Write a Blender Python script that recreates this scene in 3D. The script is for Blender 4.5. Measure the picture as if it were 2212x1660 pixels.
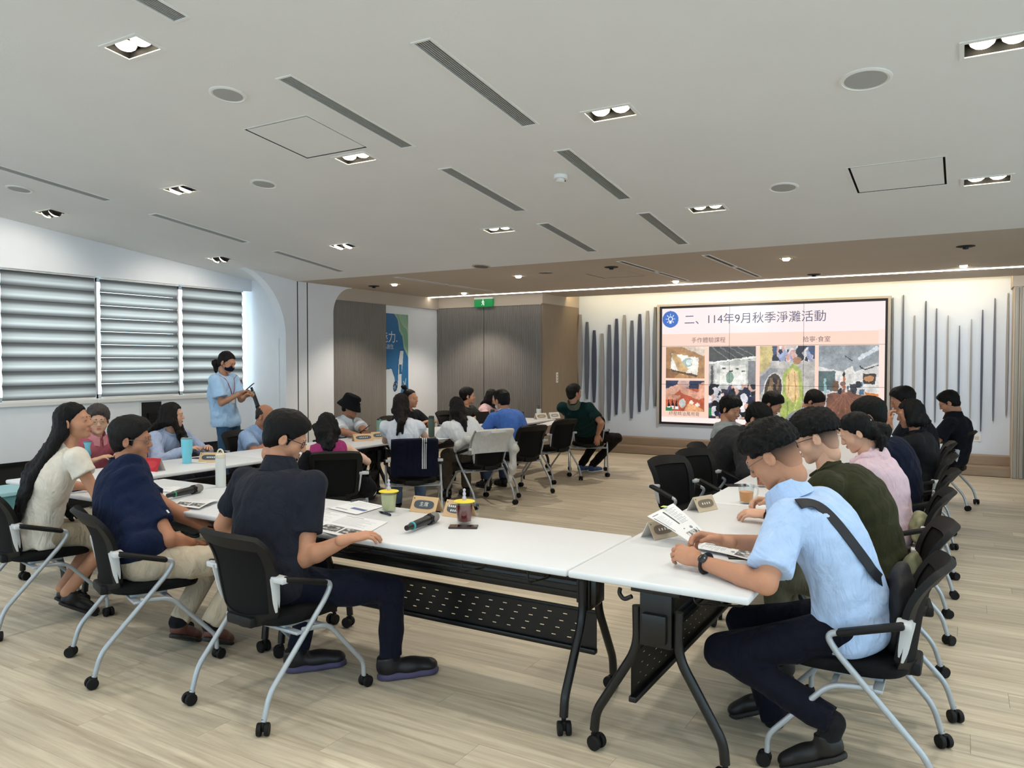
import bpy, bmesh, math, random
import numpy as np
from mathutils import Vector, Matrix
random.seed(7); rng = np.random.default_rng(7)
for _o in list(bpy.data.objects): bpy.data.objects.remove(_o, do_unlink=True)
scene = bpy.context.scene
EXPO, SKY = 0.40, 3.2
PSPOT, SOFF, LAMPGLOW, COVE, SCREEN, BLIND = 42.0, 1.9, 9.0, 15.0, 0.76, 0.75
BLINDC = (0.52, 0.44, 0.385)
COL = scene.collection
R = math.radians

# ------------------------------------------------------------------ camera
FPX, CX, CY, CAMH = 1660.0, 1106.0, 830.0, 1.6
YAW, PITCH = R(30.5), R(1.66)
cam = bpy.data.cameras.new('camera'); camo = bpy.data.objects.new('camera', cam); COL.objects.link(camo)
cam.sensor_fit = 'HORIZONTAL'; cam.sensor_width = 36.0; cam.lens = FPX/2212*36.0
cam.clip_start = 0.05; cam.clip_end = 200
camo.location = (0, 0, CAMH); camo.rotation_euler = (R(90)-PITCH, 0, YAW)
scene.camera = camo
_F = np.array([-math.sin(YAW)*math.cos(PITCH), math.cos(YAW)*math.cos(PITCH), -math.sin(PITCH)])
_R = np.array([math.cos(YAW), math.sin(YAW), 0.0]); _U = np.cross(_R, _F)
def ray(x, y): return _F + _R*(x-CX)/FPX - _U*(y-CY)/FPX
def onz(x, y, z): d = ray(x, y); return np.array([0, 0, CAMH]) + d*((z-CAMH)/d[2])
def ony(x, y, Y): d = ray(x, y); return np.array([0, 0, CAMH]) + d*(Y/d[1])
def onx(x, y, X): d = ray(x, y); return np.array([0, 0, CAMH]) + d*(X/d[0])

# ------------------------------------------------------------------ world, exposure
world = bpy.data.worlds.new('sky'); scene.world = world; world.use_nodes = True
_bg = world.node_tree.nodes['Background']
_bg.inputs[0].default_value = (0.72, 0.86, 1.0, 1); _bg.inputs[1].default_value = SKY
scene.view_settings.view_transform = 'Standard'; scene.view_settings.look = 'None'
scene.view_settings.gamma = 1.0; scene.view_settings.use_curve_mapping = False
scene.view_settings.exposure = EXPO

# ------------------------------------------------------------------ materials
def s2l(c): return tuple((x/12.92 if x <= 0.04045 else ((x+0.055)/1.055)**2.4) for x in c)
def rgb(r, g, b): return s2l((r/255, g/255, b/255))
MATS = {}
def mat(name, col, rough=0.6, metal=0.0, var=0.0, vscale=20.0, bump=0.0, bscale=200.0, emit=None, estr=0.0,
        stretch=(1, 1, 1), alpha=1.0, trans=0.0, sheen=0.0, spec=0.5, ior=1.45):
    if name in MATS: return MATS[name]
    m = bpy.data.materials.new(name); m.use_nodes = True; MATS[name] = m
    nt = m.node_tree; b = nt.nodes['Principled BSDF']
    b.inputs['Base Color'].default_value = (*col, 1); b.inputs['Roughness'].default_value = rough
    b.inputs['Metallic'].default_value = metal; b.inputs['Specular IOR Level'].default_value = spec
    b.inputs['Alpha'].default_value = alpha; b.inputs['Transmission Weight'].default_value = trans
    b.inputs['IOR'].default_value = ior
    if sheen: b.inputs['Sheen Weight'].default_value = sheen
    if emit: b.inputs['Emission Color'].default_value = (*emit, 1); b.inputs['Emission Strength'].default_value = estr
    if var or bump:
        tc = nt.nodes.new('ShaderNodeTexCoord'); mp = nt.nodes.new('ShaderNodeMapping')
        mp.inputs['Scale'].default_value = stretch; nt.links.new(tc.outputs['Object'], mp.inputs[0])
    if var:
        n = nt.nodes.new('ShaderNodeTexNoise'); n.inputs['Scale'].default_value = vscale; n.inputs['Detail'].default_value = 4
        nt.links.new(mp.outputs[0], n.inputs[0])
        r = nt.nodes.new('ShaderNodeMapRange'); r.inputs[1].default_value = 0.3; r.inputs[2].default_value = 0.7
        r.inputs[3].default_value = 1-var; r.inputs[4].default_value = 1+var; nt.links.new(n.outputs[0], r.inputs[0])
        mx = nt.nodes.new('ShaderNodeVectorMath'); mx.operation = 'SCALE'; mx.inputs[0].default_value = col
        nt.links.new(r.outputs[0], mx.inputs['Scale']); nt.links.new(mx.outputs[0], b.inputs['Base Color'])
    if bump:
        n2 = nt.nodes.new('ShaderNodeTexNoise'); n2.inputs['Scale'].default_value = bscale; n2.inputs['Detail'].default_value = 3
        nt.links.new(mp.outputs[0], n2.inputs[0])
        bp = nt.nodes.new('ShaderNodeBump'); bp.inputs['Strength'].default_value = bump; bp.inputs['Distance'].default_value = 0.01
        nt.links.new(n2.outputs[0], bp.inputs['Height']); nt.links.new(bp.outputs[0], b.inputs['Normal'])
    return m
def vcol_mat(name, strength=0.0, rough=0.6):
    m = bpy.data.materials.new(name); m.use_nodes = True; nt = m.node_tree; b = nt.nodes['Principled BSDF']
    a = nt.nodes.new('ShaderNodeVertexColor'); a.layer_name = 'Col'
    b.inputs['Roughness'].default_value = rough
    if strength:
        b.inputs['Base Color'].default_value = (0.01, 0.01, 0.01, 1)
        nt.links.new(a.outputs[0], b.inputs['Emission Color']); b.inputs['Emission Strength'].default_value = strength
    else: nt.links.new(a.outputs[0], b.inputs['Base Color'])
    return m

# ------------------------------------------------------------------ object helpers
def new_obj(name, me, parent=None):
    o = bpy.data.objects.new(name, me); COL.objects.link(o)
    if parent is not None: o.parent = parent
    return o
def tag(o, label=None, cat=None, group=None, kind=None):
    if label: o['label'] = label
    if cat: o['category'] = cat
    if group: o['group'] = group
    if kind: o['kind'] = kind
    return o
def empty(name, loc=(0, 0, 0), rz=0.0, label=None, cat=None, group=None):
    o = bpy.data.objects.new(name, None); COL.objects.link(o); o.empty_display_size = 0.1
    o.location = loc; o.rotation_euler = (0, 0, rz)
    return tag(o, label, cat, group)
def copy_tree(o, parent=None):
    c = o.copy(); COL.objects.link(c)
    if parent is not None: c.parent = parent
    for ch in o.children: copy_tree(ch, c)
    return c
class MB:
    """collects shapes; build() links them as one mesh object"""
    def __init__(s): s.bm = bmesh.new()
    def box(s, lo, hi, bevel=0.0, M=None, seg=2):
        r = bmesh.ops.create_cube(s.bm, size=1.0); vs = r['verts']
        lo, hi = Vector(lo), Vector(hi); c = (lo+hi)/2; d = hi-lo
        for v in vs: v.co = Vector((v.co.x*d.x, v.co.y*d.y, v.co.z*d.z)) + c
        if bevel:
            es = list({e for v in vs for e in v.link_edges})
            rb = bmesh.ops.bevel(s.bm, geom=es, offset=bevel, segments=seg, affect='EDGES', profile=0.5)
            vs = list({v for f in rb['faces'] for v in f.verts} | {v for v in vs if v.is_valid})
        if M is not None:
            for v in vs: v.co = M @ v.co
        return s
    def quad(s, *ps):
        s.bm.faces.new([s.bm.verts.new(p) for p in ps]); return s
    def prism(s, pts, axis, a, b):
        """polygon pts (2D) extruded along axis 'x','y','z' from a to b"""
        def P(u, v, w): return {'x': (w, u, v), 'y': (u, w, v), 'z': (u, v, w)}[axis]
        A = [s.bm.verts.new(P(u, v, a)) for u, v in pts]; B = [s.bm.verts.new(P(u, v, b)) for u, v in pts]
        n = len(pts); s.bm.faces.new(A); s.bm.faces.new(B[::-1])
        for i in range(n): s.bm.faces.new((A[i], B[i], B[(i+1) % n], A[(i+1) % n]))
        return s
    def tube(s, pts, r, n=10, cap=True, close=False, flat=None):
        pts = [Vector(p) for p in pts]; m = len(pts); rr = r if isinstance(r, (list, tuple)) else [r]*m
        rings = []; up = None
        for i, p in enumerate(pts):
            if close: t = (pts[(i+1) % m]-pts[i-1]).normalized()
            else: t = (pts[min(i+1, m-1)]-pts[max(i-1, 0)]).normalized()
            if up is None: up = Vector((0, 0, 1)) if abs(t.z) < 0.9 else Vector((0, 1, 0))
            a = t.cross(up).normalized(); b = a.cross(t).normalized(); up = b
            fa, fb = flat if flat else (1, 1)
            rings.append([s.bm.verts.new(p + (a*math.cos(q)*fa+b*math.sin(q)*fb)*rr[i]) for q in [2*math.pi*k/n for k in range(n)]])
        for i in range(m if close else m-1):
            A, B = rings[i], rings[(i+1) % m]
            for k in range(n): s.bm.faces.new((A[k], A[(k+1) % n], B[(k+1) % n], B[k]))
        if cap and not close: s.bm.faces.new(rings[0][::-1]); s.bm.faces.new(rings[-1])
        return s
    def lathe(s, prof, c=(0, 0, 0), n=24, M=None):
        rings = []
        for r, z in prof:
            rings.append([s.bm.verts.new(Vector((c[0]+r*math.cos(2*math.pi*k/n), c[1]+r*math.sin(2*math.pi*k/n), c[2]+z))) for k in range(n)])
        for A, B in zip(rings, rings[1:]):
            for k in range(n): s.bm.faces.new((A[k], A[(k+1) % n], B[(k+1) % n], B[k]))
        if prof[0][0] > 1e-6: s.bm.faces.new(rings[0][::-1])
        if prof[-1][0] > 1e-6: s.bm.faces.new(rings[-1])
        if M is not None:
            for g in rings:
                for v in g: v.co = M @ v.co
        return s
    def mesh(s, name, m=None, smooth=False):
        bmesh.ops.remove_doubles(s.bm, verts=s.bm.verts, dist=1e-6)
        bmesh.ops.recalc_face_normals(s.bm, faces=s.bm.faces)
        me = bpy.data.meshes.new(name); s.bm.to_mesh(me); s.bm.free()
        if m: me.materials.append(m)
        if smooth:
            me.polygons.foreach_set('use_smooth', [True]*len(me.polygons))
            try: me.set_sharp_from_angle(angle=R(40))
            except Exception: pass
        return me
    def build(s, name, m, parent=None, smooth=False): return new_obj(name, s.mesh(name, m, smooth), parent)
def bend(pts, r=0.05, n=6):
    """polyline with rounded corners"""
    pts = [Vector(p) for p in pts]; out = [pts[0]]
    for i in range(1, len(pts)-1):
        p = pts[i]; a = pts[i-1]-p; b = pts[i+1]-p; d = min(r, a.length*0.48, b.length*0.48)
        A = p+a.normalized()*d; B = p+b.normalized()*d
        for k in range(n+1):
            t = k/n; out.append(A*(1-t)**2+p*2*t*(1-t)+B*t*t)
    out.append(pts[-1]); return out
def place_on(o, p, rz=0.0): o.location = p; o.rotation_euler = (0, 0, rz); return o
def text_mesh(name, body, size, m, parent=None, M=None, align='CENTER', ext=0.0, spacing=1.0):
    cu = bpy.data.curves.new(name, 'FONT'); cu.body = body; cu.size = size; cu.align_x = align; cu.align_y = 'CENTER'
    cu.extrude = ext; cu.space_character = spacing; cu.resolution_u = 3
    t = bpy.data.objects.new(name, cu); COL.objects.link(t)
    dg = bpy.context.evaluated_depsgraph_get(); me = bpy.data.meshes.new_from_object(t.evaluated_get(dg))
    bpy.data.objects.remove(t, do_unlink=True); bpy.data.curves.remove(cu)
    me.materials.clear(); me.materials.append(m)
    o = new_obj(name, me, parent)
    if M is not None: o.matrix_local = M
    return o
class Paint:
    """a small raster painter; the result becomes vertex colours of a flat printed / lit surface"""
    def __init__(s, w, h, c):
        s.w, s.h = w, h; s.a = np.ones((h, w, 3))*np.array(c)/255.0
        s.u, s.v = np.meshgrid((np.arange(w)+.5)/w, (np.arange(h)+.5)/h)
    def _put(s, m, c, al=1.0):
        c = np.array(c)/255.0; s.a[m] = s.a[m]*(1-al)+c*al
    def rect(s, u0, v0, u1, v1, c, al=1.0): s._put((s.u >= u0) & (s.u < u1) & (s.v >= v0) & (s.v < v1), c, al)
    def ell(s, u, v, ru, rv, c, al=1.0, ang=0.0, clip=None):
        asp = s.w/s.h; du, dv = (s.u-u)*asp, s.v-v; ca, sa = math.cos(ang), math.sin(ang)
        m = ((du*ca+dv*sa)/(ru*asp))**2+((-du*sa+dv*ca)/rv)**2 < 1
        if clip: m &= (s.u >= clip[0]) & (s.u < clip[2]) & (s.v >= clip[1]) & (s.v < clip[3])
        s._put(m, c, al)
    def poly(s, pts, c, al=1.0, clip=None):
        m = np.zeros_like(s.u, bool); n = len(pts)
        for i in range(n):
            (x0, y0), (x1, y1) = pts[i], pts[(i+1) % n]
            if y0 == y1: continue
            m ^= ((s.v >= min(y0, y1)) & (s.v < max(y0, y1))) & (s.u < x0+(s.v-y0)*(x1-x0)/(y1-y0))
        if clip: m &= (s.u >= clip[0]) & (s.u < clip[2]) & (s.v >= clip[1]) & (s.v < clip[3])
        s._put(m, c, al)
    def line(s, pts, wd, c, al=1.0, clip=None):
        asp = s.w/s.h; m = np.zeros_like(s.u, bool)
        for (x0, y0), (x1, y1) in zip(pts, pts[1:]):
            dx, dy = (x1-x0)*asp, y1-y0; L = dx*dx+dy*dy+1e-12; t = np.clip((((s.u-x0)*asp)*dx+(s.v-y0)*dy)/L, 0, 1)
            m |= ((s.u-x0)*asp-t*dx)**2+((s.v-y0)-t*dy)**2 < (wd/2)**2
        if clip: m &= (s.u >= clip[0]) & (s.u < clip[2]) & (s.v >= clip[1]) & (s.v < clip[3])
        s._put(m, c, al)
    def specks(s, box, n, cols, r=(0.004, 0.012), asp=1.0, seed=1):
        g = np.random.default_rng(seed)
        for _ in range(n):
            u, v = g.uniform(box[0], box[2]), g.uniform(box[1], box[3]); q = g.uniform(*r)
            s.ell(u, v, q/(s.w/s.h), q*asp, cols[g.integers(len(cols))], 1.0, g.uniform(-.5, .5), clip=box)
    def grid(s, name, m, i0, i1, j0, j1, org, eu, ev, parent=None):
        """the pixels [i0:i1) x [j0:j1) as a grid of coloured faces; org + u*eu + v*ev"""
        nu, nv = i1-i0, j1-j0
        U, V = np.meshgrid(np.arange(i0, i1+1)/s.w, np.arange(j0, j1+1)/s.h)
        P = (np.array(org)+U[..., None]*np.array(eu)+V[..., None]*np.array(ev)).reshape(-1, 3)
        k = np.arange(nv)[:, None]*(nu+1)+np.arange(nu)[None, :]
        F = np.stack([k, k+nu+1, k+nu+2, k+1], -1).reshape(-1, 4)
        me = fast_mesh(name, P, F); me.materials.append(m)
        c = s.a[j0:j1, i0:i1].reshape(-1, 3); c = np.where(c <= .04045, c/12.92, ((c+.055)/1.055)**2.4)
        at = me.color_attributes.new('Col', 'FLOAT_COLOR', 'CORNER')
        cc = np.ones((len(F)*4, 4), np.float32); cc[:, :3] = np.repeat(c, 4, 0); at.data.foreach_set('color', cc.ravel())
        return new_obj(name, me, parent)
def fast_mesh(name, P, F, smooth=False):
    me = bpy.data.meshes.new(name); n, k = len(F), F.shape[1] if len(F) else 4
    me.vertices.add(len(P)); me.vertices.foreach_set('co', np.ascontiguousarray(P, np.float32).ravel())
    me.loops.add(n*k); me.loops.foreach_set('vertex_index', np.ascontiguousarray(F, np.int32).ravel())
    me.polygons.add(n); me.polygons.foreach_set('loop_start', np.arange(0, n*k, k, dtype=np.int32))
    if smooth: me.polygons.foreach_set('use_smooth', np.ones(n, bool))
    me.update(calc_edges=True)
    return me

# ------------------------------------------------------------------ palette of the room
M_white = mat('white_paint', rgb(232, 235, 241), 0.75, var=0.02, vscale=3, bump=0.06, bscale=120)
M_ceil = mat('ceiling_paint', rgb(226, 225, 224), 0.85, var=0.015, vscale=1.5, bump=0.12, bscale=160)
M_soff = mat('soffit_taupe', rgb(186, 174, 160), 0.8, var=0.02, vscale=2, bump=0.08, bscale=140)
M_taupe = mat('taupe_laminate', rgb(138, 122, 104), 0.6, var=0.05, vscale=4, stretch=(6, 6, .6))
M_rib = mat('ribbed_grey_brown', rgb(124, 119, 115), 0.55, var=0.06, vscale=6, stretch=(8, 8, .4))
M_ribr = mat('ribbed_light_grey', rgb(150, 146, 138), 0.6, var=0.06, vscale=6, stretch=(8, 8, .4))
M_black = mat('black_metal', rgb(16, 16, 17), 0.42, 0.0, spec=0.35)
M_dark = mat('dark_recess', rgb(20, 20, 21), 0.7)
M_trim = mat('satin_white_trim', rgb(228, 227, 224), 0.4)
M_silver = mat('silver_paint', rgb(178, 184, 190), 0.3, 0.55)
M_groove = mat('groove_shadow_gap', rgb(52, 50, 52), 0.8)
M_step = mat('step_laminate', rgb(150, 130, 110), 0.5, var=0.10, vscale=5, stretch=(.5, 8, 8))
M_lamp = mat('lamp_glow', (1, 1, 1), 0.5, emit=(1.0, 0.86, 0.62), estr=LAMPGLOW)
M_led = mat('led_strip_glow', (1, 1, 1), 0.5, emit=(1.0, 0.92, 0.80), estr=9.0)
M_cove = mat('cove_led_glow', (1, 1, 1), 0.5, emit=(1.0, 0.76, 0.38), estr=COVE)

# ------------------------------------------------------------------ room numbers
YW, XTL, XTR = 13.0, -6.21, 0.545          # screen wall and its two ends
YD, XL = 11.58, -8.41                      # folding-door wall, left wall
XWIN = -9.05                               # window wall
ZS, YC = 2.765, 8.05                       # flat soffit height, start of the sloping ceiling
SLOPE = math.tan(R(6.36)); YBK, XRT = -4.6, 4.6
def zc(Y): return ZS + max(0.0, (YC-max(Y, -1.0)))*SLOPE

# ------------------------------------------------------------------ floor of planks
PW, PL = 0.19, 1.45
def plank_mat():
    m = bpy.data.materials.new('oak_grey_vinyl_plank'); m.use_nodes = True; nt = m.node_tree; N, L = nt.nodes, nt.links
    b = N['Principled BSDF']
    def math_(op, a, c=None):
        n = N.new('ShaderNodeMath'); n.operation = op
        for i, v in enumerate((a, c)):
            if v is None: continue
            if isinstance(v, (int, float)): n.inputs[i].default_value = v
            else: L.new(v, n.inputs[i])
        return n.outputs[0]
    g = N.new('ShaderNodeNewGeometry'); sp = N.new('ShaderNodeSeparateXYZ'); L.new(g.outputs['Position'], sp.inputs[0])
    row = math_('FLOOR', math_('DIVIDE', sp.outputs[1], PW))
    off = math_('FRACT', math_('MULTIPLY', row, 0.37))
    col = math_('FLOOR', math_('SUBTRACT', math_('DIVIDE', sp.outputs[0], PL), off))
    cb = N.new('ShaderNodeCombineXYZ'); L.new(row, cb.inputs[0]); L.new(col, cb.inputs[1])
    wn = N.new('ShaderNodeTexWhiteNoise'); wn.noise_dimensions = '3D'; L.new(cb.outputs[0], wn.inputs[0])
    mp = N.new('ShaderNodeMapping'); mp.inputs['Scale'].default_value = (0.9, 16, 1); L.new(g.outputs['Position'], mp.inputs[0])
    sh = N.new('ShaderNodeVectorMath'); sh.operation = 'ADD'; L.new(mp.outputs[0], sh.inputs[0])
    sc = N.new('ShaderNodeVectorMath'); sc.operation = 'SCALE'; sc.inputs['Scale'].default_value = 9.0; L.new(wn.outputs['Color'], sc.inputs[0]); L.new(sc.outputs[0], sh.inputs[1])
    n1 = N.new('ShaderNodeTexNoise'); n1.inputs['Scale'].default_value = 1.5; n1.inputs['Detail'].default_value = 8; n1.inputs['Roughness'].default_value = 0.6; n1.inputs['Distortion'].default_value = 0.6; L.new(sh.outputs[0], n1.inputs[0])
    cr = N.new('ShaderNodeValToRGB'); L.new(n1.outputs[0], cr.inputs[0])
    e = cr.color_ramp.elements; e[0].position = 0.30; e[0].color = (*rgb(162, 149, 129), 1); e[1].position = 0.70; e[1].color = (*rgb(208, 197, 176), 1)
    mr = N.new('ShaderNodeMapRange'); mr.inputs[3].default_value = 0.90; mr.inputs[4].default_value = 1.09; L.new(wn.outputs['Value'], mr.inputs[0])
    mx = N.new('ShaderNodeVectorMath'); mx.operation = 'SCALE'; L.new(cr.outputs[0], mx.inputs[0]); L.new(mr.outputs[0], mx.inputs['Scale'])
    L.new(mx.outputs[0], b.inputs['Base Color']); b.inputs['Roughness'].default_value = 0.42; b.inputs['Specular IOR Level'].default_value = 0.35
    bp = N.new('ShaderNodeBump'); bp.inputs['Strength'].default_value = 0.05; bp.inputs['Distance'].default_value = 0.01; L.new(n1.outputs[0], bp.inputs['Height']); L.new(bp.outputs[0], b.inputs['Normal'])
    return m
M_plank = plank_mat()
floor = MB().box((XWIN-.4, YBK-.2, -.06), (XRT+.2, YW+.2, -.009)).build('floor', mat('screed_under_planks', rgb(96, 84, 70), 0.8)); tag(floor, kind='structure')
_cand = []
for r in range(int(math.floor(YBK/PW)), int(12.54/PW)+1):
    off = r*0.37-math.floor(r*0.37)
    for c in range(int(XWIN/PL)-2, int(XRT/PL)+2):
        x0, x1 = (c+off)*PL, (c+1+off)*PL; y0, y1 = r*PW, (r+1)*PW
        x0, x1 = max(x0, XWIN-.3), min(x1, XRT); y1 = min(y1, 12.56)
        if x1-x0 < .02 or y1-y0 < .02: continue
        cx, cy = (x0+x1)/2, (y0+y1)/2
        v = np.array([cx, cy, 0])-[0, 0, CAMH]; d = v@_F
        vis = False
        if d > 0.3:
            u, w = CX+FPX*(v@_R)/d, CY-FPX*(v@_U)/d
            vis = -150 < u < 2360 and w < 1760
        _cand.append((not vis, math.hypot(cx, cy), x0, x1, y0, y1))
_cand.sort()
_pm = MB().box((0, 0, -.008), (PL-.003, PW-.0025, 0)).mesh('plank', M_plank)
_rest = MB()
for i, (nv, d, x0, x1, y0, y1) in enumerate(_cand):
    if i < 298:
        o = new_obj('plank', _pm, floor); o.location = (x0+.0006, y0+.0005, 0); o.scale = ((x1-x0-.0012)/(PL-.003), (y1-y0-.001)/(PW-.0025), 1)
    else: _rest.box((x0+.0006, y0+.0005, -.008), (x1-.0006, y1-.0005, 0))
tag(_rest.build('plank_field', M_plank, floor), kind='stuff')

# ------------------------------------------------------------------ ceiling with real recesses
LX = [-8.25, -6.14, -4.05, -1.94, 0.12, 2.2]; LY = [2.68, 4.51, 6.62, 0.6, -1.5]
LIGHTS = [(x, y) for y in LY for x in LX if not (y < 2 and x < -7)]
DIFF = [(x, a, b) for x in (-2.497, -3.515, -7.17) for a, b in ((1.42, 2.60), (3.297, 4.472), (4.945, 6.125), (6.556, 7.70))]
DIFF2 = [(x, a, b) for x in (-3.455, -2.45, -6.75) for a, b in ((8.33, 9.50), (9.62, 10.80))]
SPOT2 = [(-7.38, 9.06), (-5.23, 9.05), (-1.75, 9.05), (-7.31, 10.81), (-3.61, 10.78), (-0.03, 10.82)]
PANELS = [(-4.11, 4.065), (-0.44, 6.315), (-4.05, 9.62)]
def holes_ceiling(name, x0, x1, y0, y1, holes, zf, m):
    xs = sorted({x0, x1, *[h[0] for h in holes], *[h[2] for h in holes]}); ys = sorted({y0, y1, *[h[1] for h in holes], *[h[3] for h in holes]})
    if zf is zc: ys = sorted(set(ys) | {-1.0})
    ys = [y for y in ys if y0 <= y <= y1]
    b = MB(); V = {}
    def vert(i, j):
        if (i, j) not in V: V[i, j] = b.bm.verts.new((xs[i], ys[j], zf(ys[j])))
        return V[i, j]
    for i in range(len(xs)-1):
        for j in range(len(ys)-1):
            cx, cy = (xs[i]+xs[i+1])/2, (ys[j]+ys[j+1])/2
            if any(h[0] < cx < h[2] and h[1] < cy < h[3] for h in holes): continue
            b.bm.faces.new((vert(i, j), vert(i, j+1), vert(i+1, j+1), vert(i+1, j)))
    me = bpy.data.meshes.new(name); b.bm.to_mesh(me); b.bm.free(); me.materials.append(m)
    return tag(new_obj(name, me), kind='structure')
HL, HW = 0.145, 0.075   # half size of a twin downlight opening
h1 = [(x-HL, y-HW, x+HL, y+HW) for x, y in LIGHTS]+[(x-.052, a, x+.052, b) for x, a, b in DIFF]+[(x-.305, y-.305, x+.305, y+.305) for x, y in PANELS[:2]]
h2 = [(x-.06, y-.06, x+.06, y+.06) for x, y in SPOT2]+[(x-.03, a, x+.03, b) for x, a, b in DIFF2]+[(x-.305, y-.305, x+.305, y+.305) for x, y in PANELS[2:]]
holes_ceiling('ceiling', XWIN-.3, XRT, YBK, YC, h1, zc, M_ceil)
holes_ceiling('ceiling_soffit', XL-.2, XRT, YC, 12.45, h2, lambda y: ZS, M_soff)
tag(MB().box((XWIN-.4, YBK-.1, 4.2), (XRT+.1, YW+.3, 4.3)).build('ceiling_slab', M_dark), kind='structure')
tilt = -math.atan(SLOPE)
def ceil_mat(x, y):
    """frame on the ceiling: local z points down out of the ceiling"""
    a = tilt if y < YC and y > -1 else 0.0
    return Matrix.Translation((x, y, zc(y) if y < YC else ZS)) @ Matrix.Rotation(a, 4, 'X') @ Matrix.Rotation(math.pi, 4, 'X')
# spot lamp data
def spot_data(name, power, size, rad, col):
    l = bpy.data.lights.new(name, 'SPOT'); l.energy = power; l.spot_size = R(size); l.spot_blend = 0.6; l.shadow_soft_size = rad; l.color = col
    return l
_spot = spot_data('downlight_lamp', PSPOT, 125, 0.035, (1.0, 0.925, 0.80)); _spot2 = spot_data('soffit_lamp', PSPOT*SOFF, 110, 0.03, (1.0, 0.90, 0.76))
_spot3 = spot_data('wall_wash_lamp', PSPOT*SOFF*0.95, 140, 0.03, (1.0, 0.95, 0.88))
def ring_frame(hx, hy, wd, th):
    b = MB()
    for lo, hi in (((-hx-wd, -hy-wd, 0), (hx+wd, -hy, th)), ((-hx-wd, hy, 0), (hx+wd, hy+wd, th)), ((-hx-wd, -hy, 0), (-hx, hy, th)), ((hx, -hy, 0), (hx+wd, hy, th))): b.box(lo, hi)
    return b
def open_box(hx, hy, dp):
    b = MB()
    b.quad((-hx, -hy, -dp), (hx, -hy, -dp), (hx, hy, -dp), (-hx, hy, -dp))
    for (ax, ay), (bx, by) in (((-hx, -hy), (hx, -hy)), ((hx, -hy), (hx, hy)), ((hx, hy), (-hx, hy)), ((-hx, hy), (-hx, -hy))): b.quad((ax, ay, -dp), (bx, by, -dp), (bx, by, 0), (ax, ay, 0))
    return b
me_fr = ring_frame(HL, HW, .022, .006).mesh('frame', M_trim); me_bx = open_box(HL, HW, .10).mesh('housing', M_dark)
me_lm = MB().lathe([(.056, -.03), (.054, .0), (.038, .014), (.0, .018)], n=24).mesh('lamp', M_lamp, True)
me_lr = MB().lathe([(.057, -.05), (.060, -.012), (.064, -.012), (.062, -.05)], n=20).mesh('lamp_ring', M_black, True)
rows = {2.68: 'over the front tables', 4.51: 'in the middle row', 6.62: 'in the row before the soffit', 0.6: 'over the open floor', -1.5: 'in the rearmost row'}
for x, y in LIGHTS:
    t = empty('twin_downlight'); t.matrix_world = ceil_mat(x, y)
    side = 'beside the window wall' if x < -7 else 'between window and vents' if x < -5 else 'left of the paired vents' if x < -3 else 'right of the paired vents' if x < -1 else 'above the right hand tables' if x < 1 else 'towards the right hand wall'
    tag(t, 'twin ceiling downlight %s, %s' % (rows[y], side), 'downlight', 'twin ceiling downlights')
    new_obj('frame', me_fr, t); new_obj('housing', me_bx, t)
    off = x < -7
    for s in (-1, 1):
        lm = new_obj('lamp', me_lm, t); lm.location = (s*.068, 0, -.022); new_obj('lamp_ring', me_lr, lm)
        if x < -5:
            lm.rotation_euler = (0, R(-24 if x > -7 else -48), 0); lm.location.z = .012
    l = bpy.data.objects.new('downlight_beam', _spot); COL.objects.link(l); l.parent = t; l.location = (0, 0, .03); l.rotation_euler = (math.pi, 0, 0)
    if x < -5: l.rotation_euler = (math.pi, R(-16 if x > -7 else -42), 0)
me_fr2 = ring_frame(.06, .06, .012, .004).mesh('frame', M_soff); me_bx2 = open_box(.06, .06, .05).mesh('housing', M_dark)
me_lm2 = MB().lathe([(.044, 0.0), (.042, .016), (.03, .028), (0.0, .03)], n=20).mesh('lamp', M_lamp, True)
for i, (x, y) in enumerate(SPOT2):
    t = empty('soffit_spot'); t.matrix_world = ceil_mat(x, y)
    tag(t, 'round spot lamp in the taupe soffit %s' % ['by the dark ribbed wall panel', 'in front of the green exit sign', 'in front of the video wall, mid room', 'by the strip near the banner', 'by the strip before the video wall', 'by the strip near the ribbed pier'][i], 'spotlight', 'soffit spot lamps')
    new_obj('frame', me_fr2, t); new_obj('housing', me_bx2, t); new_obj('lamp', me_lm2, t)
    l = bpy.data.objects.new('spot_beam', _spot3 if y > 10 and x > -5 else _spot2); COL.objects.link(l); l.parent = t; l.location = (0, 0, .05); l.rotation_euler = (math.pi+(R(38) if y > 10 and x > -5 else 0), 0, 0)
# slot diffusers
_slat = {}
def diffuser(x, a, b, hw, n, m, label, gr):
    L_ = b-a; t = empty('slot_diffuser'); t.matrix_world = ceil_mat(x, (a+b)/2); tag(t, label, 'air vent', gr)
    ring_frame(hw, L_/2, .014, .006).build('frame', M_trim, t); open_box(hw, L_/2, .05).build('plenum', M_dark, t)
    key = (round(L_, 3), n)
    if key not in _slat: _slat[key] = MB().box((-hw/n*.42, -L_/2, -.012), (hw/n*.42, L_/2, .001)).mesh('slat', m)
    for k in range(n):
        s = new_obj('slat', _slat[key], t); s.location = (-hw+hw/n*(2*k+1), 0, 0)
M_slat = mat('vent_slat_grey', rgb(172, 172, 172), 0.4, 0.2); M_slat2 = mat('vent_slat_dark', rgb(96, 90, 84), 0.5)
nm = {-2.497: 'on the line by the right hand tables', -3.515: 'on the line over the front tables', -7.17: 'on the line along the window'}
od = ['rearmost', 'second', 'third', 'last before the soffit']
for i, (x, a, b) in enumerate(DIFF): diffuser(x, a, b, .052, 7, M_slat, 'slotted air vent, %s %s' % (od[i % 4], nm[x]), 'slotted ceiling vents')
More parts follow.
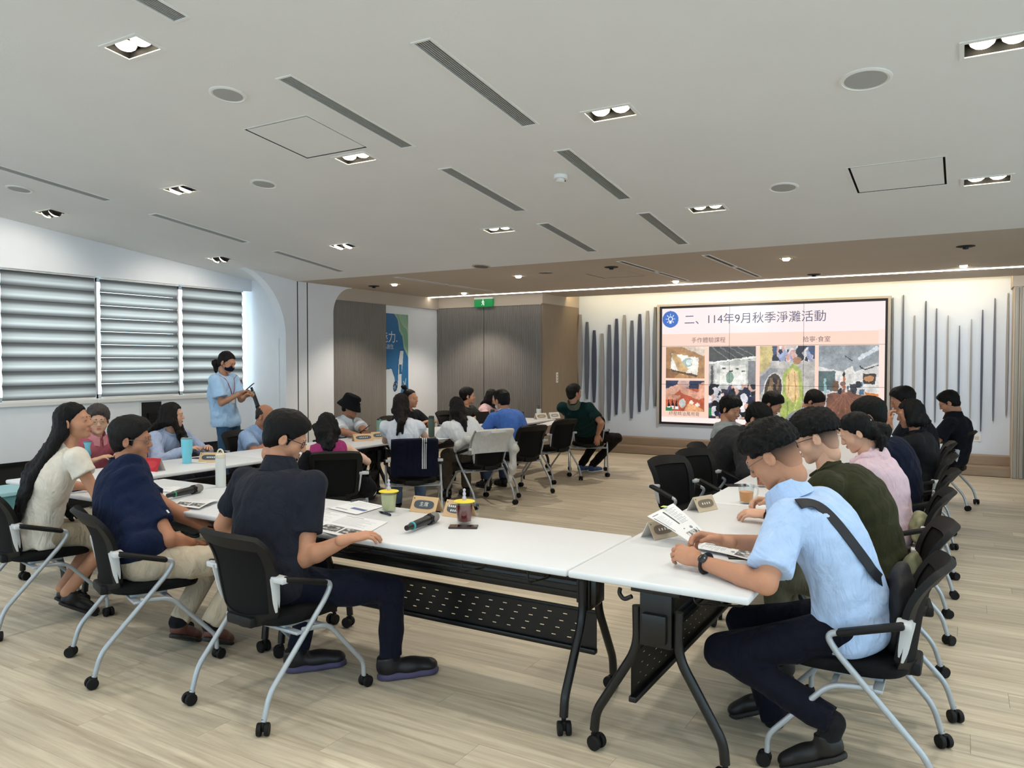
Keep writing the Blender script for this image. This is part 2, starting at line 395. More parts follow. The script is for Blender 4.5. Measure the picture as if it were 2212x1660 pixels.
for i, (x, a, b) in enumerate(DIFF2): diffuser(x, a, b, .03, 3, M_slat2, 'narrow dark soffit vent, %s %s' % ('first' if i % 2 == 0 else 'second', {-3.455: 'towards the folding door', -2.45: 'towards the video wall', -6.75: 'beside the ribbed wall panel'}[x]), 'soffit vents')
for i, (x, y) in enumerate(PANELS):
    t = empty('access_panel'); t.matrix_world = ceil_mat(x, y)
    tag(t, ['square ceiling access panel beside the long vents', 'square ceiling access panel above the right hand tables', 'faint square access panel in the taupe soffit'][i], 'access panel')
    MB().box((-.29, -.29, -.012), (.29, .29, .0)).build('lid', M_ceil if i < 2 else M_soff, t)
    ring_frame(.305, .305, .010, .003).build('frame', M_trim if i < 2 else M_soff, t); open_box(.305, .305, .03).build('rebate', M_groove, t)
M_spk = mat('speaker_grille', rgb(168, 168, 166), 0.7, bump=0.3, bscale=600)
for i, (x, y) in enumerate([(-4.04, 3.32), (-5.25, 4.68), (-0.49, 4.64), (-1.24, 6.28), (-7.69, 3.92), (-5.14, 7.98), (-4.73, 8.9)]):
    t = empty('ceiling_speaker'); t.matrix_world = ceil_mat(x, y)
    tag(t, 'round flush ceiling speaker ' + ['beside the left hand square access panel', 'between two downlight rows on the window half', 'large, above the near end of the right hand tables', 'beside the right hand square access panel', 'next to the window wall', 'just before the soffit edge', 'in the taupe soffit'][i], 'speaker', 'ceiling speakers')
    r = .115 if i != 2 else .135
    MB().lathe([(r, 0), (r, .006), (r-.014, .010), (r-.016, .006)], n=32).build('rim', M_trim if i < 5 else M_soff, t, True)
    MB().lathe([(r-.016, .0055), (r*.5, .008), (0.001, .009)], n=32).build('grille', M_spk if i < 5 else M_slat2, t, True)
t = empty('smoke_detector'); t.matrix_world = ceil_mat(-2.75, 5.42); tag(t, 'small white smoke detector between the vent lines', 'smoke detector')
MB().lathe([(.055, 0), (.056, .02), (.05, .028)], n=28).build('base', M_trim, t, True); MB().lathe([(.03, .028), (.034, .045), (.024, .052), (0.001, .053)], n=20).build('sensor', M_trim, t, True)
MB().box((-.03, -.034, .032), (.03, -.03, .04)).build('slot', M_dark, t)
for x, y, lb in ((-7.84, 9.13, 'by the ribbed wall panel'), (-0.01, 9.02, 'above the far right chairs'), (-1.75, 10.9, 'next to the light strip'), (-3.76, 8.79, 'with a camera lens, near the soffit edge')):
    t = empty('ceiling_sensor'); t.matrix_world = ceil_mat(x, y); tag(t, 'dark round sensor in the taupe soffit ' + lb, 'sensor', 'soffit sensors')
    MB().lathe([(.085, 0), (.085, .006), (.06, .012), (.001, .012)], n=24).build('plate', M_dark, t, True); MB().lathe([(.03, .012), (.026, .03), (.001, .036)], n=16).build('dome', M_black, t, True)
# light strip and cove over the screen wall
st = tag(MB().box((XL, 11.24, ZS-.012), (XRT, 11.275, ZS-.0005)).build('light_strip', M_led), 'thin warm light strip running along the soffit before the video wall', 'light strip')
tag(MB().box((XTL-.02, 12.45, ZS), (XRT, 12.47, 3.15)).build('trim_1', M_soff), kind='structure')
tag(MB().box((XTL-.02, 12.44, 3.15), (XRT, YW+.1, 3.2)).build('ceiling_cove', M_white), kind='structure')
tag(MB().box((XTL+.05, 12.485, ZS+.05), (XTR, 12.51, ZS+.075)).build('cove_light', M_cove), 'hidden warm light tube in the cove above the video wall', 'light strip')

# ------------------------------------------------------------------ walls
tag(MB().box((XTL, YW, 0), (XTR+.02, YW+.15, 3.2)).build('wall_far', mat('cool_white_paint', rgb(216, 226, 240), .75, var=.02, vscale=3, bump=.06, bscale=120)), kind='structure')
# steps in front of it
tag(MB().box((XTL, 12.56, 0), (XTR+.03, YW, .135), .006).build('step_lower', M_step), kind='structure')
tag(MB().box((XTL, 12.78, .135), (XTR+.03, YW, .265), .006).build('step_upper', M_step), kind='structure')
# taupe side wall of the screen recess, door wall, band above
tag(MB().box((XTL-.12, YD, 0), (XTL, YW+.1, 2.60)).build('wall_recess_side', M_taupe), kind='structure')
tag(MB().box((XTL-.13, YD-.022, 2.60), (XTL+.004, YW+.1, 2.95)).build('trim_2', M_soff), kind='structure')
tag(MB().box((XL-.1, YD-.02, 2.58), (XTL-.02, YD+.1, 2.95)).build('trim_3', M_soff), kind='structure')
dw = tag(MB().box((XL-.1, YD+.03, 0), (XTL-.02, YD+.12, 2.6)).build('wall_door', M_rib), kind='structure')
def ribbed(name, x0, x1, z0, z1, m, parent, pitch, depth=.012, axis='x', base=0.0):
    """vertical half-round ribs standing proud of a sheet, one mesh"""
    n = max(1, int(round((x1-x0)/pitch))); p = (x1-x0)/n; prof = []
    for k in range(n):
        a = x0+k*p; prof += [(a, 0), (a+.12*p, depth*.75), (a+.35*p, depth), (a+.65*p, depth), (a+.88*p, depth*.75)]
    prof.append((x1, 0))
    P = []
    for u, d in prof:
        for z in (z0, z1): P.append((u, base-d, z) if axis == 'x' else (base+d, u, z))
    F = [(2*i, 2*i+2, 2*i+3, 2*i+1) for i in range(len(prof)-1)]
    me = fast_mesh(name, np.array(P), np.array(F)); me.materials.append(m)
    o = new_obj(name, me, parent); o['kind'] = 'stuff'; return o
xm = ony(1046, 760, YD)[0]
for i, (a, b) in enumerate(((XL, xm-.006), (xm+.006, XTL-.03))):
    d = tag(MB().box((a, YD, .01), (b, YD+.035, 2.575)).build('door_%d' % (i+1), M_rib), kind='structure')
    ribbed('rib_field', a, b, .01, 2.575, M_rib, d, .036, .012, 'x', YD)
    MB().box((a+.002, YD-.014, .01), (a+.02, YD, 2.575)).build('stile', M_rib, d); MB().box((b-.02, YD-.014, .01), (b-.002, YD, 2.575)).build('stile', M_rib, d)
# left wall behind banner, ribbed panel
tag(MB().box((XL-.25, 8.6, 0), (XL-.02, YD+.1, 2.95)).build('wall_left_far', M_white), kind='structure')
tag(MB().box((XL-.03, 8.7, 2.56), (XL+.03, YD, 2.95)).build('trim_4', M_soff), kind='structure')
rp = tag(MB().box((XL-.03, 8.72, 0), (XL+.03, 10.06, 2.56)).build('wall_ribbed_panel', M_rib), kind='structure')
ribbed('rib_field', 8.73, 10.05, 0.02, 2.555, M_rib, rp, .036, .012, 'y', XL+.03)
# white arch panel: rounded opening towards the window, rounded corner towards the ribbed panel
XA = XL+.06
def arc(cy, cz, r, a0, a1, n=14): return [(cy+r*math.cos(R(a0+(a1-a0)*k/n)), cz+r*math.sin(R(a0+(a1-a0)*k/n))) for k in range(n+1)]
YA = 7.82
poly = [(YA, 0.0)]+[(YA-.88*(1-math.cos(R(q)))**1.0, 1.94+(zc(6.94)-1.94)*math.sin(R(q))) for q in range(0, 91, 6)]
poly += [(YC, ZS+.02), (9.20, ZS+.02), (9.20, ZS-.012)]+arc(9.20, ZS-.012-.42, .42, 90, 180, 12)+[(8.78, 0.0)]
ap = tag(MB().prism(poly, 'x', XA-.14, XA).build('wall_arch_panel', M_white), kind='structure')
for q in (641, 662):
    y = onx(q+2, 700, XA)[1]; MB().box((XA-.002, y-.009, .1), (XA+.0015, y+.009, ZS)).build('groove', M_groove, ap)
# reveal between arch panel and window wall
tag(MB().box((XWIN-.2, YA, 0), (XA-.13, YA+.1, 2.95)).build('wall_reveal', M_white), kind='structure')
# window wall: dark plinth, parapet, sill, header
b = MB().box((XWIN-.22, YBK, .48), (XWIN, YA, 1.10))
tag(b.build('wall_left', M_white), kind='structure')
tag(MB().box((XWIN-.22, YBK, 0), (XWIN-.03, YA, .48)).build('baseboard_left', mat('black_plinth', rgb(30, 31, 32), .6)), kind='structure')
tag(MB().box((XWIN-.22, YBK, .45), (XWIN+.01, YA, .485)).build('trim_5', M_black), kind='structure')
tag(MB().box((XWIN-.24, YBK, 1.10), (XWIN+.035, YA, 1.15), .006).build('window_sill', M_trim), kind='structure')
tag(MB().box((XWIN-.22, YBK, 2.63), (XWIN, YA+.02, 4.2)).build('wall_left_header', M_white), kind='structure')
# windows with frames, panes and zebra blinds
M_glass = bpy.data.materials.new('window_glass'); M_glass.use_nodes = True
_n = M_glass.node_tree; _n.nodes.remove(_n.nodes['Principled BSDF']); _tr = _n.nodes.new('ShaderNodeBsdfTransparent'); _tr.inputs[0].default_value = (.88, .95, .95, 1)
_gl = _n.nodes.new('ShaderNodeBsdfGlossy'); _gl.inputs['Roughness'].default_value = .02; _mx = _n.nodes.new('ShaderNodeMixShader'); _mx.inputs[0].default_value = .06
_n.links.new(_tr.outputs[0], _mx.inputs[1]); _n.links.new(_gl.outputs[0], _mx.inputs[2]); _n.links.new(_mx.outputs[0], _n.nodes['Material Output'].inputs[0])
def blind_mat():
    m = bpy.data.materials.new('zebra_blind_fabric'); m.use_nodes = True; nt = m.node_tree; N, L = nt.nodes, nt.links
    N.remove(N['Principled BSDF'])
    at = N.new('ShaderNodeTexCoord'); sp = N.new('ShaderNodeSeparateXYZ'); L.new(at.outputs['Generated'], sp.inputs[0])
    cr = N.new('ShaderNodeValToRGB'); L.new(sp.outputs[2], cr.inputs[0]); cr.color_ramp.interpolation = 'EASE'
    E = cr.color_ramp.elements
    E[0].position = 0.0; E[0].color = (.15, .14, .145, 1); E[1].position = 1.0; E[1].color = (.07, .065, .07, 1)
    for p, v in ((.10, .30), (.36, 1.0), (.55, .72), (.84, .14)):
        q = E.new(p); q.color = (v, v, v, 1)
    nz = N.new('ShaderNodeTexNoise'); nz.inputs['Scale'].default_value = 60; mp = N.new('ShaderNodeMapping'); mp.inputs['Scale'].default_value = (1, .05, 1); L.new(at.outputs['Object'], mp.inputs[0]); L.new(mp.outputs[0], nz.inputs[0])
    mr = N.new('ShaderNodeMapRange'); mr.inputs[3].default_value = .8; mr.inputs[4].default_value = 1.15; L.new(nz.outputs[0], mr.inputs[0])
    sc = N.new('ShaderNodeVectorMath'); sc.operation = 'SCALE'; L.new(cr.outputs[0], sc.inputs[0]); L.new(mr.outputs[0], sc.inputs['Scale'])
    s2_ = N.new('ShaderNodeVectorMath'); s2_.operation = 'MULTIPLY'; s2_.inputs[1].default_value = BLINDC; L.new(sc.outputs[0], s2_.inputs[0]); tl = N.new('ShaderNodeBsdfTranslucent'); L.new(s2_.outputs[0], tl.inputs[0])
    df = N.new('ShaderNodeBsdfDiffuse'); df.inputs[0].default_value = (.20, .195, .20, 1)
    mx = N.new('ShaderNodeMixShader'); mx.inputs[0].default_value = BLIND; L.new(df.outputs[0], mx.inputs[1]); L.new(tl.outputs[0], mx.inputs[2])
    L.new(mx.outputs[0], N['Material Output'].inputs[0]); return m
M_blind = blind_mat()
WINS = [(1.05, 2.13), (2.18, 3.25), (3.30, 4.37), (4.41, 5.49), (5.535, 6.63), (6.675, 7.70)]
XB = XWIN-.05
for i, (a, b_) in enumerate(WINS):
    w = tag(MB().box((XWIN-.20, a-.03, 1.15), (XWIN-.13, a+.02, 2.63)).box((XWIN-.20, b_-.02, 1.15), (XWIN-.13, b_+.03, 2.63)).box((XWIN-.20, a, 1.15), (XWIN-.13, b_, 1.20)).box((XWIN-.20, a, 2.58), (XWIN-.13, b_, 2.63)).build('window_%d' % (i+1), M_trim), kind='structure')
    MB().box((XWIN-.17, a, 1.2), (XWIN-.162, b_, 2.58)).build('pane', M_glass, w)
    gap = .006 if i == 4 else -.002
    t = empty('zebra_blind', (XB, (a+b_)/2, 1.17)); hw = (b_-a)/2-.012
    tag(t, 'grey zebra blind over the window %s' % ['far towards the rear wall', 'second from the rear wall', 'third from the rear wall', 'beside the seated person in pink', 'in the middle, bright gaps between bands', 'behind the standing person'][i], 'blind', 'zebra blinds')
    n = 9; H_ = 1.44/n
    prof = [(-.006+.016*math.sin(math.pi*q/8), gap/2+(H_-gap)*q/8) for q in range(9)]
    P = np.array([(x, y, z) for x, z in prof for y in (-hw, hw)]); F = np.array([(2*k, 2*k+1, 2*k+3, 2*k+2) for k in range(8)])
    me = fast_mesh('fabric_band', P, F, True); me.materials.append(M_blind)
    for k in range(n):
        s = new_obj('fabric_band', me, t); s.location = (0, 0, k*H_)
    MB().box((-.02, -hw, 1.44), (.03, hw, 1.475), .004).build('head_rail', M_trim, t); MB().box((-.008, -hw, -.02), (.012, hw, -.001), .003).build('bottom_rail', M_trim, t)
tag(MB().box((XTR+.02, 12.5, 0), (XTR+.12, YW+.2, 3.0)).build('wall_recess_right', M_soff), kind='structure')
# right hand ribbed pier, right and rear walls (rear wall with plain windows letting daylight in)
pr_ = tag(MB().box((XTR+.12, 12.52, 0), (XRT, 12.7, 2.62)).build('wall_pier', M_ribr), kind='structure')
tag(MB().box((XTR, 12.47, 2.62), (XRT, YW+.2, 2.95)).build('trim_6', M_soff), kind='structure')
rb_me = MB().prism([(0, 0), (.012, -.022), (.03, -.026), (.048, -.022), (.06, 0)], 'z', 0, 2.60).mesh('rib', M_ribr)
for k in range(28):
    o = new_obj('rib', rb_me, pr_); o.location = (XTR+.03+k*.07, 12.5 if k < 2 else 12.52, 0.01)
rw = MB().box((XRT, YBK-.1, 0), (XRT+.15, YW+.2, .85)).box((XRT, YBK-.1, 2.7), (XRT+.15, YW+.2, 4.2)).box((XRT, 9.0, .85), (XRT+.15, YW+.2, 2.7))
for y in (-4.6, -1.9, .8, 3.5, 6.2, 8.9): rw.box((XRT, y-.15, .85), (XRT+.15, y+.15, 2.7))
tag(rw.build('wall_right', M_white), kind='structure')
for i, y in enumerate((-4.6, -1.9, .8, 3.5, 6.2)):
    w = tag(MB().box((XRT+.05, y+.15, .85), (XRT+.1, y+.2, 2.7)).box((XRT+.05, y+2.5, .85), (XRT+.1, y+2.55, 2.7)).build('window_%d' % (12+i), M_trim), kind='structure')
    MB().box((XRT+.075, y+.2, .85), (XRT+.08, y+2.5, 2.7)).build('pane', M_glass, w)
bw = MB().box((XWIN-.2, YBK-.15, 0), (XRT, YBK, .85)).box((XWIN-.2, YBK-.15, 2.75), (XRT, YBK, 4.2))
for x in (-9.0, -6.3, -3.6, -.9, 1.8, 4.4): bw.box((x-.15, YBK-.15, .85), (x+.15, YBK, 2.75))
tag(bw.build('wall_back', M_white), kind='structure')
for i, x in enumerate((-9.0, -6.3, -3.6, -.9, 1.8)):
    w = tag(MB().box((x+.15, YBK-.1, .85), (x+.2, YBK-.05, 2.75)).box((x+2.5, YBK-.1, .85), (x+2.55, YBK-.05, 2.75)).build('window_%d' % (7+i), M_trim), kind='structure')
    MB().box((x+.2, YBK-.08, .85), (x+2.5, YBK-.075, 2.75)).build('pane', M_glass, w)

# ------------------------------------------------------------------ decorative slats on the screen wall
sl_cols = {'d': mat('slat_blue_grey', rgb(92, 98, 112), .5), 'n': mat('slat_navy_grey', rgb(66, 72, 90), .5), 'l': mat('slat_pale_grey', rgb(150, 148, 148), .5), 'g': mat('slat_green_grey', rgb(112, 116, 118), .5)}
LS = [(1254, 680, 842, 'l'), (1268.5, 696, 862, 'd'), (1284, 714, 870, 'n'), (1301, 721, 925, 'l'), (1316.5, 702, 909, 'd'), (1332, 689, 896, 'n'), (1349, 681, 890, 'l'), (1365, 693, 904, 'd'), (1382, 679, 890, 'n'), (1399, 672, 884, 'l'), (1415.5, 664, 878, 'g')]
RS = [(1927, 644, 905, 'g'), (1949.5, 638, 905, 'd'), (1974, 682, 915, 'l'), (1998, 651, 905, 'n'), (2021, 667, 913, 'd'), (2046, 682, 900, 'l'), (2070.5, 704, 915, 'd'), (2096, 690, 905, 'l'), (2119.5, 670, 932, 'n'), (2146, 645, 910, 'd'), (2174, 634, 898, 'l')]
for grp, S in (('left', LS), ('right', RS)):
    for i, (x, y0, y1, c) in enumerate(S):
        T, B_ = ony(x+1.5, y0, YW), ony(x, y1, YW); h = T[2]-B_[2]; xx = (T[0]+B_[0])/2
        w = .032 if grp == 'left' else .026; dpt = .05
        prof = [(w*.35, 0), (w*.62, h*.1), (w*.9, h*.3), (w, h*.5), (w*.9, h*.72), (w*.62, h*.92), (w*.4, h)]
        poly = [(a*1.3, z) for a, z in prof]+[(-a*1.3, z) for a, z in prof[::-1]]
        if grp == 'right': poly = [(a/1.3*.55, z) for a, z in poly]
        o = MB().prism(poly, 'y', -dpt, 0).build('wall_slat', sl_cols[c]); o.location = (xx, YW, B_[2])
        nth = ['first', 'second', 'third', 'fourth', 'fifth', 'sixth', 'seventh', 'eighth', 'ninth', 'tenth', 'eleventh'][i if grp == 'right' else 10-i]
        tag(o, '%s tapered upright wall slat, %s out from the video wall %s' % ({'d': 'blue-grey', 'n': 'navy-grey', 'l': 'pale grey', 'g': 'green-grey'}[c], nth, 'towards the taupe recess wall' if grp == 'left' else 'towards the ribbed pier'), 'wall slat', 'decorative wall slats')

# ------------------------------------------------------------------ small wall fittings
t = empty('exit_sign', ony(1045, 653, YD-.06)); tag(t, 'green and white exit sign box over the folding door', 'exit sign')
M_green = mat('exit_green', rgb(10, 120, 62), .4, emit=rgb(20, 150, 80), estr=0.25)
w_, h_ = .19, .085
MB().box((-w_, -.02, -h_), (w_, .035, h_*.62), .003).build('body', M_green, t); MB().box((-w_, -.025, h_*.62), (w_, .035, h_), .003).build('top_cap', M_trim, t)
M_signw = mat('sign_white', rgb(235, 240, 235), .5, emit=(1, 1, 1), estr=.3)
g = MB().lathe([(.001, -.011), (.011, 0), (.001, .011)], (0, -.024, .035), 10).tube([(0, -.024, .022), (-.004, -.024, -.018)], .009, 8).tube([(-.004, -.024, -.018), (.016, -.024, -.03), (.014, -.024, -.062)], .006, 8).tube([(-.004, -.024, -.018), (-.014, -.024, -.04), (-.03, -.024, -.052)], .006, 8).tube([(0, -.024, .016), (.02, -.024, .004), (.026, -.024, -.012)], .004, 8).tube([(0, -.024, .016), (-.02, -.024, .01), (-.028, -.024, -.008)], .004, 8)
g.build('running_figure', M_signw, t)
x_sw = onx(1203, 816, XTL)
t = empty('wall_switch', (XTL, x_sw[1], x_sw[2])); tag(t, 'narrow white switch plate on the taupe recess wall', 'switch')
MB().box((0, -.035, -.09), (.008, .035, .09), .003).build('plate', M_trim, t)
for k in (-1, 0, 1): MB().box((.008, -.016, k*.05-.016), (.013, .016, k*.05+.016), .002).build('rocker', mat('switch_grey', rgb(170, 170, 165), .5), t)
q = ony(2102, 946, YW); t = empty('wall_socket', tuple(q)); tag(t, 'white double socket plate low on the screen wall by the ribbed pier', 'socket')
MB().box((-.10, -.009, -.055), (.10, 0, .055), .003).build('plate', M_trim, t)
for k in (-1, 1): MB().box((k*.045-.025, -.012, -.022), (k*.045+.025, -.009, .022), .002).build('outlet', mat('socket_grey', rgb(196, 196, 194), .5), t)

# ------------------------------------------------------------------ video wall: nine panels showing a slide
VX0, VX1, VZ0, VZ1 = -4.585, -1.048, 0.546, 2.528
S = Paint(432, 243, (253, 214, 196))
S.rect(0, 0, 1, .225, (254, 236, 236)); S.rect(0, .335, 1, .345, (253, 222, 205)); S.rect(0, .955, 1, 1, (255, 240, 236)); S.rect(.975, .22, 1, 1, (254, 226, 216))
S.ell(.043, .095, .041, .073, (58, 110, 196))
for a in range(0, 360, 45):
    c_, s_ = math.cos(R(a-90)), math.sin(R(a-90))
    if a not in (180,): S.line([(.043+c_*.016, .092+s_*.030), (.043+c_*.023, .092+s_*.043)], .006, (255, 255, 255))
S.ell(.043, .092, .0125, .022, (255, 255, 255)); S.ell(.043, .092, .009, .016, (58, 110, 196)); S.rect(.038, .112, .048, .132, (255, 255, 255))
# photo: towel and jar on a wooden board
B = (.02, .338, .215, .612); S.rect(*B, (176, 132, 86)); S.poly([(.10, .34), (.215, .34), (.215, .42), (.16, .38)], (226, 206, 188), clip=B); S.poly([(.02, .52), (.09, .56), (.06, .612), (.02, .612)], (140, 98, 60), clip=B)
S.poly([(.05, .39), (.185, .43), (.18, .585), (.045, .53)], (238, 232, 220), clip=B); S.poly([(.045, .40), (.07, .39), (.135, .53), (.105, .585), (.075, .52)], (206, 170, 116), clip=B); S.poly([(.045, .53), (.18, .585), (.175, .60), (.05, .55)], (92, 66, 42), clip=B)
S.ell(.13, .47, .026, .04, (150, 168, 160), clip=B); S.ell(.137, .468, .017, .026, (214, 226, 222), clip=B)
# photo: hands filling little bottles
B = (.02, .632, .215, .90); S.rect(*B, (190, 92, 62)); S.rect(.02, .632, .215, .70, (46, 52, 80)); S.rect(.08, .632, .14, .69, (206, 170, 160))
S.poly([(.02, .70), (.09, .66), (.115, .69), (.05, .76), (.02, .75)], (222, 170, 146), clip=B); S.poly([(.085, .67), (.12, .69), (.215, .76), (.19, .80), (.10, .74)], (220, 160, 136), clip=B); S.poly([(.19, .66), (.215, .64), (.215, .78), (.18, .77)], (216, 158, 132), clip=B); S.poly([(.02, .75), (.10, .76), (.08, .80), (.02, .80)], (206, 148, 122), clip=B)
for x in (.035, .055, .075): S.poly([(x-.008, .86), (x, .79), (x+.008, .86)], (30, 26, 26), clip=B); S.rect(x-.008, .855, x+.008, .885, (236, 236, 236))
S.ell(.105, .83, .016, .04, (206, 206, 200), clip=B); S.poly([(.11, .90), (.14, .82), (.21, .88), (.21, .90)], (226, 166, 120), clip=B); S.rect(.02, .87, .05, .90, (46, 120, 76)); S.ell(.15, .82, .012, .016, (240, 220, 210), clip=B); S.ell(.18, .84, .012, .016, (236, 214, 204), clip=B)
# photo: gathering under a shed roof
B = (.235, .338, .455, .955); S.rect(*B, (196, 196, 190)); S.poly([(.235, .338), (.455, .338), (.455, .43), (.30, .47), (.235, .46)], (74, 72, 70), clip=B)
for k in range(4): S.line([(.25+.04*k, .34), (.33+.05*k, .45)], .008, (120, 120, 116), clip=B)
S.line([(.235, .478), (.455, .425)], .012, (250, 250, 240), clip=B); S.rect(.235, .48, .265, .68, (176, 170, 164)); S.rect(.245, .50, .258, .66, (84, 86, 90)); S.rect(.42, .46, .455, .66, (126, 126, 128)); S.rect(.29, .50, .41, .66, (232, 230, 222)); S.ell(.335, .60, .016, .05, (130, 152, 138))
for k in range(4): S.rect(.30+.03*k, .52+.02*(k % 2), .318+.03*k, .53+.02*(k % 2), (70, 70, 70))
S.rect(.235, .70, .455, .955, (54, 52, 70)); S.specks((.235, .66, .455, .95), 110, [(24, 22, 26), (40, 44, 78), (226, 224, 230), (206, 166, 146), (30, 34, 60), (90, 80, 110), (16, 16, 20)], (.012, .035), 1.3, 3); S.rect(.235, .86, .25, .93, (40, 130, 80))
# photo: roasted fish on leaves
B = (.475, .338, .715, .955); S.rect(*B, (190, 184, 178)); S.poly([(.475, .338), (.54, .338), (.52, .50), (.475, .56)], (212, 192, 130), clip=B); S.specks((.53, .338, .715, .46), 46, [(206, 160, 150), (70, 80, 110), (226, 200, 196), (40, 40, 52), (150, 160, 190), (222, 214, 210)], (.012, .03), 1.8, 5)
S.poly([(.475, .60), (.52, .52), (.56, .52), (.50, .70), (.475, .74)], (150, 150, 156), clip=B)
S.poly([(.58, .55), (.63, .47), (.66, .55), (.67, .76), (.64, .955), (.57, .955), (.56, .75)], (166, 178, 96), clip=B); S.poly([(.59, .60), (.62, .52), (.645, .56), (.65, .74), (.62, .80), (.59, .72)], (222, 190, 136), clip=B); S.line([(.605, .56), (.60, .78)], .006, (176, 130, 80), clip=B); S.line([(.63, .55), (.635, .80)], .006, (176, 130, 80), clip=B); S.line([(.60, .80), (.60, .95)], .01, (110, 150, 60), clip=B); S.line([(.64, .78), (.62, .95)], .01, (196, 206, 120), clip=B)
S.ell(.535, .70, .043, .145, (214, 210, 204), ang=.12, clip=B); S.ell(.535, .70, .038, .135, (66, 52, 42), ang=.12, clip=B); S.specks((.51, .60, .56, .80), 26, [(120, 92, 66), (40, 30, 26), (150, 126, 96)], (.008, .02), 2.6, 8); S.ell(.64, .455, .018, .03, (166, 120, 90), clip=B)
# photo: bright cafe room with wooden floor
B = (.732, .338, .978, .955); S.rect(*B, (214, 210, 206)); S.poly([(.732, .338), (.978, .338), (.978, .47), (.86, .56), (.732, .50)], (150, 156, 160), clip=B); S.line([(.90, .44), (.97, .36)], .03, (208, 216, 220), clip=B); S.poly([(.82, .56), (.87, .50), (.89, .58), (.87, .70), (.82, .66)], (226, 222, 216), clip=B)
S.line([(.84, .42), (.87, .46)], .008, (50, 50, 52), clip=B); S.line([(.90, .50), (.92, .53), (.978, .49)], .008, (46, 46, 48), clip=B); S.rect(.732, .54, .80, .70, (88, 104, 104)); S.rect(.755, .60, .765, .72, (150, 190, 190)); S.rect(.79, .62, .815, .70, (110, 80, 60)); S.rect(.915, .56, .963, .64, (60, 52, 46)); S.ell(.938, .60, .02, .024, (196, 140, 90))
S.poly([(.732, .74), (.82, .70), (.978, .74), (.978, .955), (.732, .955)], (128, 84, 66), clip=B)
for k in range(7): S.line([(.84, .70), (.70+.05*k, .98)], .005, (150, 104, 84), clip=B)
S.poly([(.92, .70), (.978, .72), (.978, .80), (.93, .77)], (206, 124, 62), clip=B); S.rect(.83, .58, .842, .72, (180, 110, 80)); S.ell(.836, .565, .007, .02, (40, 30, 28)); S.rect(.86, .64, .89, .72, (60, 60, 66)); S.specks((.80, .62, .92, .72), 14, [(40, 40, 44), (120, 90, 80), (80, 110, 130)], (.008, .02), 1.6, 9); S.line([(.765, .70), (.76, .83)], .008, (220, 222, 224), clip=B); S.ell(.76, .84, .012, .012, (226, 226, 226), clip=B); S.ell(.768, .70, .008, .014, (180, 190, 196), clip=B)
def photoize(B, seed, amp=.0045, grain=.085):
    g = np.random.default_rng(seed); h, w = S.h, S.w
    def smooth(n): 
        a = g.normal(0, 1, (h//n+3, w//n+3)); yy, xx = np.arange(h)/n, np.arange(w)/n; y0, x0 = yy.astype(int), xx.astype(int); fy, fx = (yy-y0)[:, None], (xx-x0)[None, :]
        return (a[y0][:, x0]*(1-fy)+a[y0+1][:, x0]*fy)*(1-fx)+(a[y0][:, x0+1]*(1-fy)+a[y0+1][:, x0+1]*fy)*fx
    j, i = np.mgrid[0:h, 0:w]; dj = np.clip(j+(smooth(7)+.6*smooth(3))*amp*h*.5, B[1]*h+1, B[3]*h-1).astype(int); di = np.clip(i+(smooth(7)+.6*smooth(3))*amp*w*.35, B[0]*w+1, B[2]*w-1).astype(int)
    dj = np.clip(dj, 0, h-1); di = np.clip(di, 0, w-1); src = S.a[dj, di]; sh = 1+grain*(smooth(12)*.9+smooth(4)*.6+g.normal(0, .5, (h, w)))
    m = (S.u >= B[0]) & (S.u < B[2]) & (S.v >= B[1]) & (S.v < B[3]); S.a[m] = np.clip(src*sh[..., None], 0, 1)[m]
for k_, B_ in enumerate([(.02, .338, .215, .612), (.02, .632, .215, .90), (.235, .338, .455, .955), (.475, .338, .715, .955), (.732, .338, .978, .955)]): photoize(B_, 20+k_)
M_scr = vcol_mat('screen_picture', SCREEN, 0.25)
vw = empty('video_wall', ((VX0+VX1)/2, YW, VZ0)); tag(vw, 'large three by three video wall showing a pink slide with photos', 'video wall')
vcx = (VX0+VX1)/2; W_, H_ = VX1-VX0, VZ1-VZ0
fr = MB()
for lo, hi in (((-W_/2-.035, -.05, -.035), (W_/2+.035, .0, 0)), ((-W_/2-.035, -.05, H_), (W_/2+.035, .0, H_+.035)), ((-W_/2-.035, -.05, 0), (-W_/2, 0, H_)), ((W_/2, -.05, 0), (W_/2+.035, 0, H_))): fr.box(lo, hi)
fr.build('bezel', mat('screen_bezel', rgb(30, 22, 22), .4), vw)
tp = MB().box((-W_/2-.075, -.075, H_+.035), (W_/2+.075, 0, H_+.07))
for sx in (-1, 1): tp.box((sx*(W_/2+.055)-.02, -.075, -.04), (sx*(W_/2+.055)+.02, 0, H_+.035))
tp.build('surround', mat('screen_surround', rgb(176, 170, 164), .5), vw)
MB().box((-W_/2, -.03, 0), (W_/2, -.002, H_)).build('backing', M_dark, vw)
for r in range(3):
    for c in range(3):
        g_ = .0035; i0, i1, j0, j1 = c*144, (c+1)*144, r*81, (r+1)*81
        o = S.grid('panel', M_scr, i0, i1, j0, j1, (-W_/2, -.034, H_), (W_, 0, 0), (0, 0, -H_), vw)
        cx_, cz_ = -W_/2+W_*(c+.5)/3, H_-H_*(r+.5)/3
        o.location = (cx_*(1-.996), 0, cz_*(1-.993)); o.scale = (.996, 1, .993)
def ink(c, k=1.0): return mat('slide_ink_%d_%d_%d' % c, (.01, .01, .01), .6, emit=rgb(*c), estr=SCREEN*k)
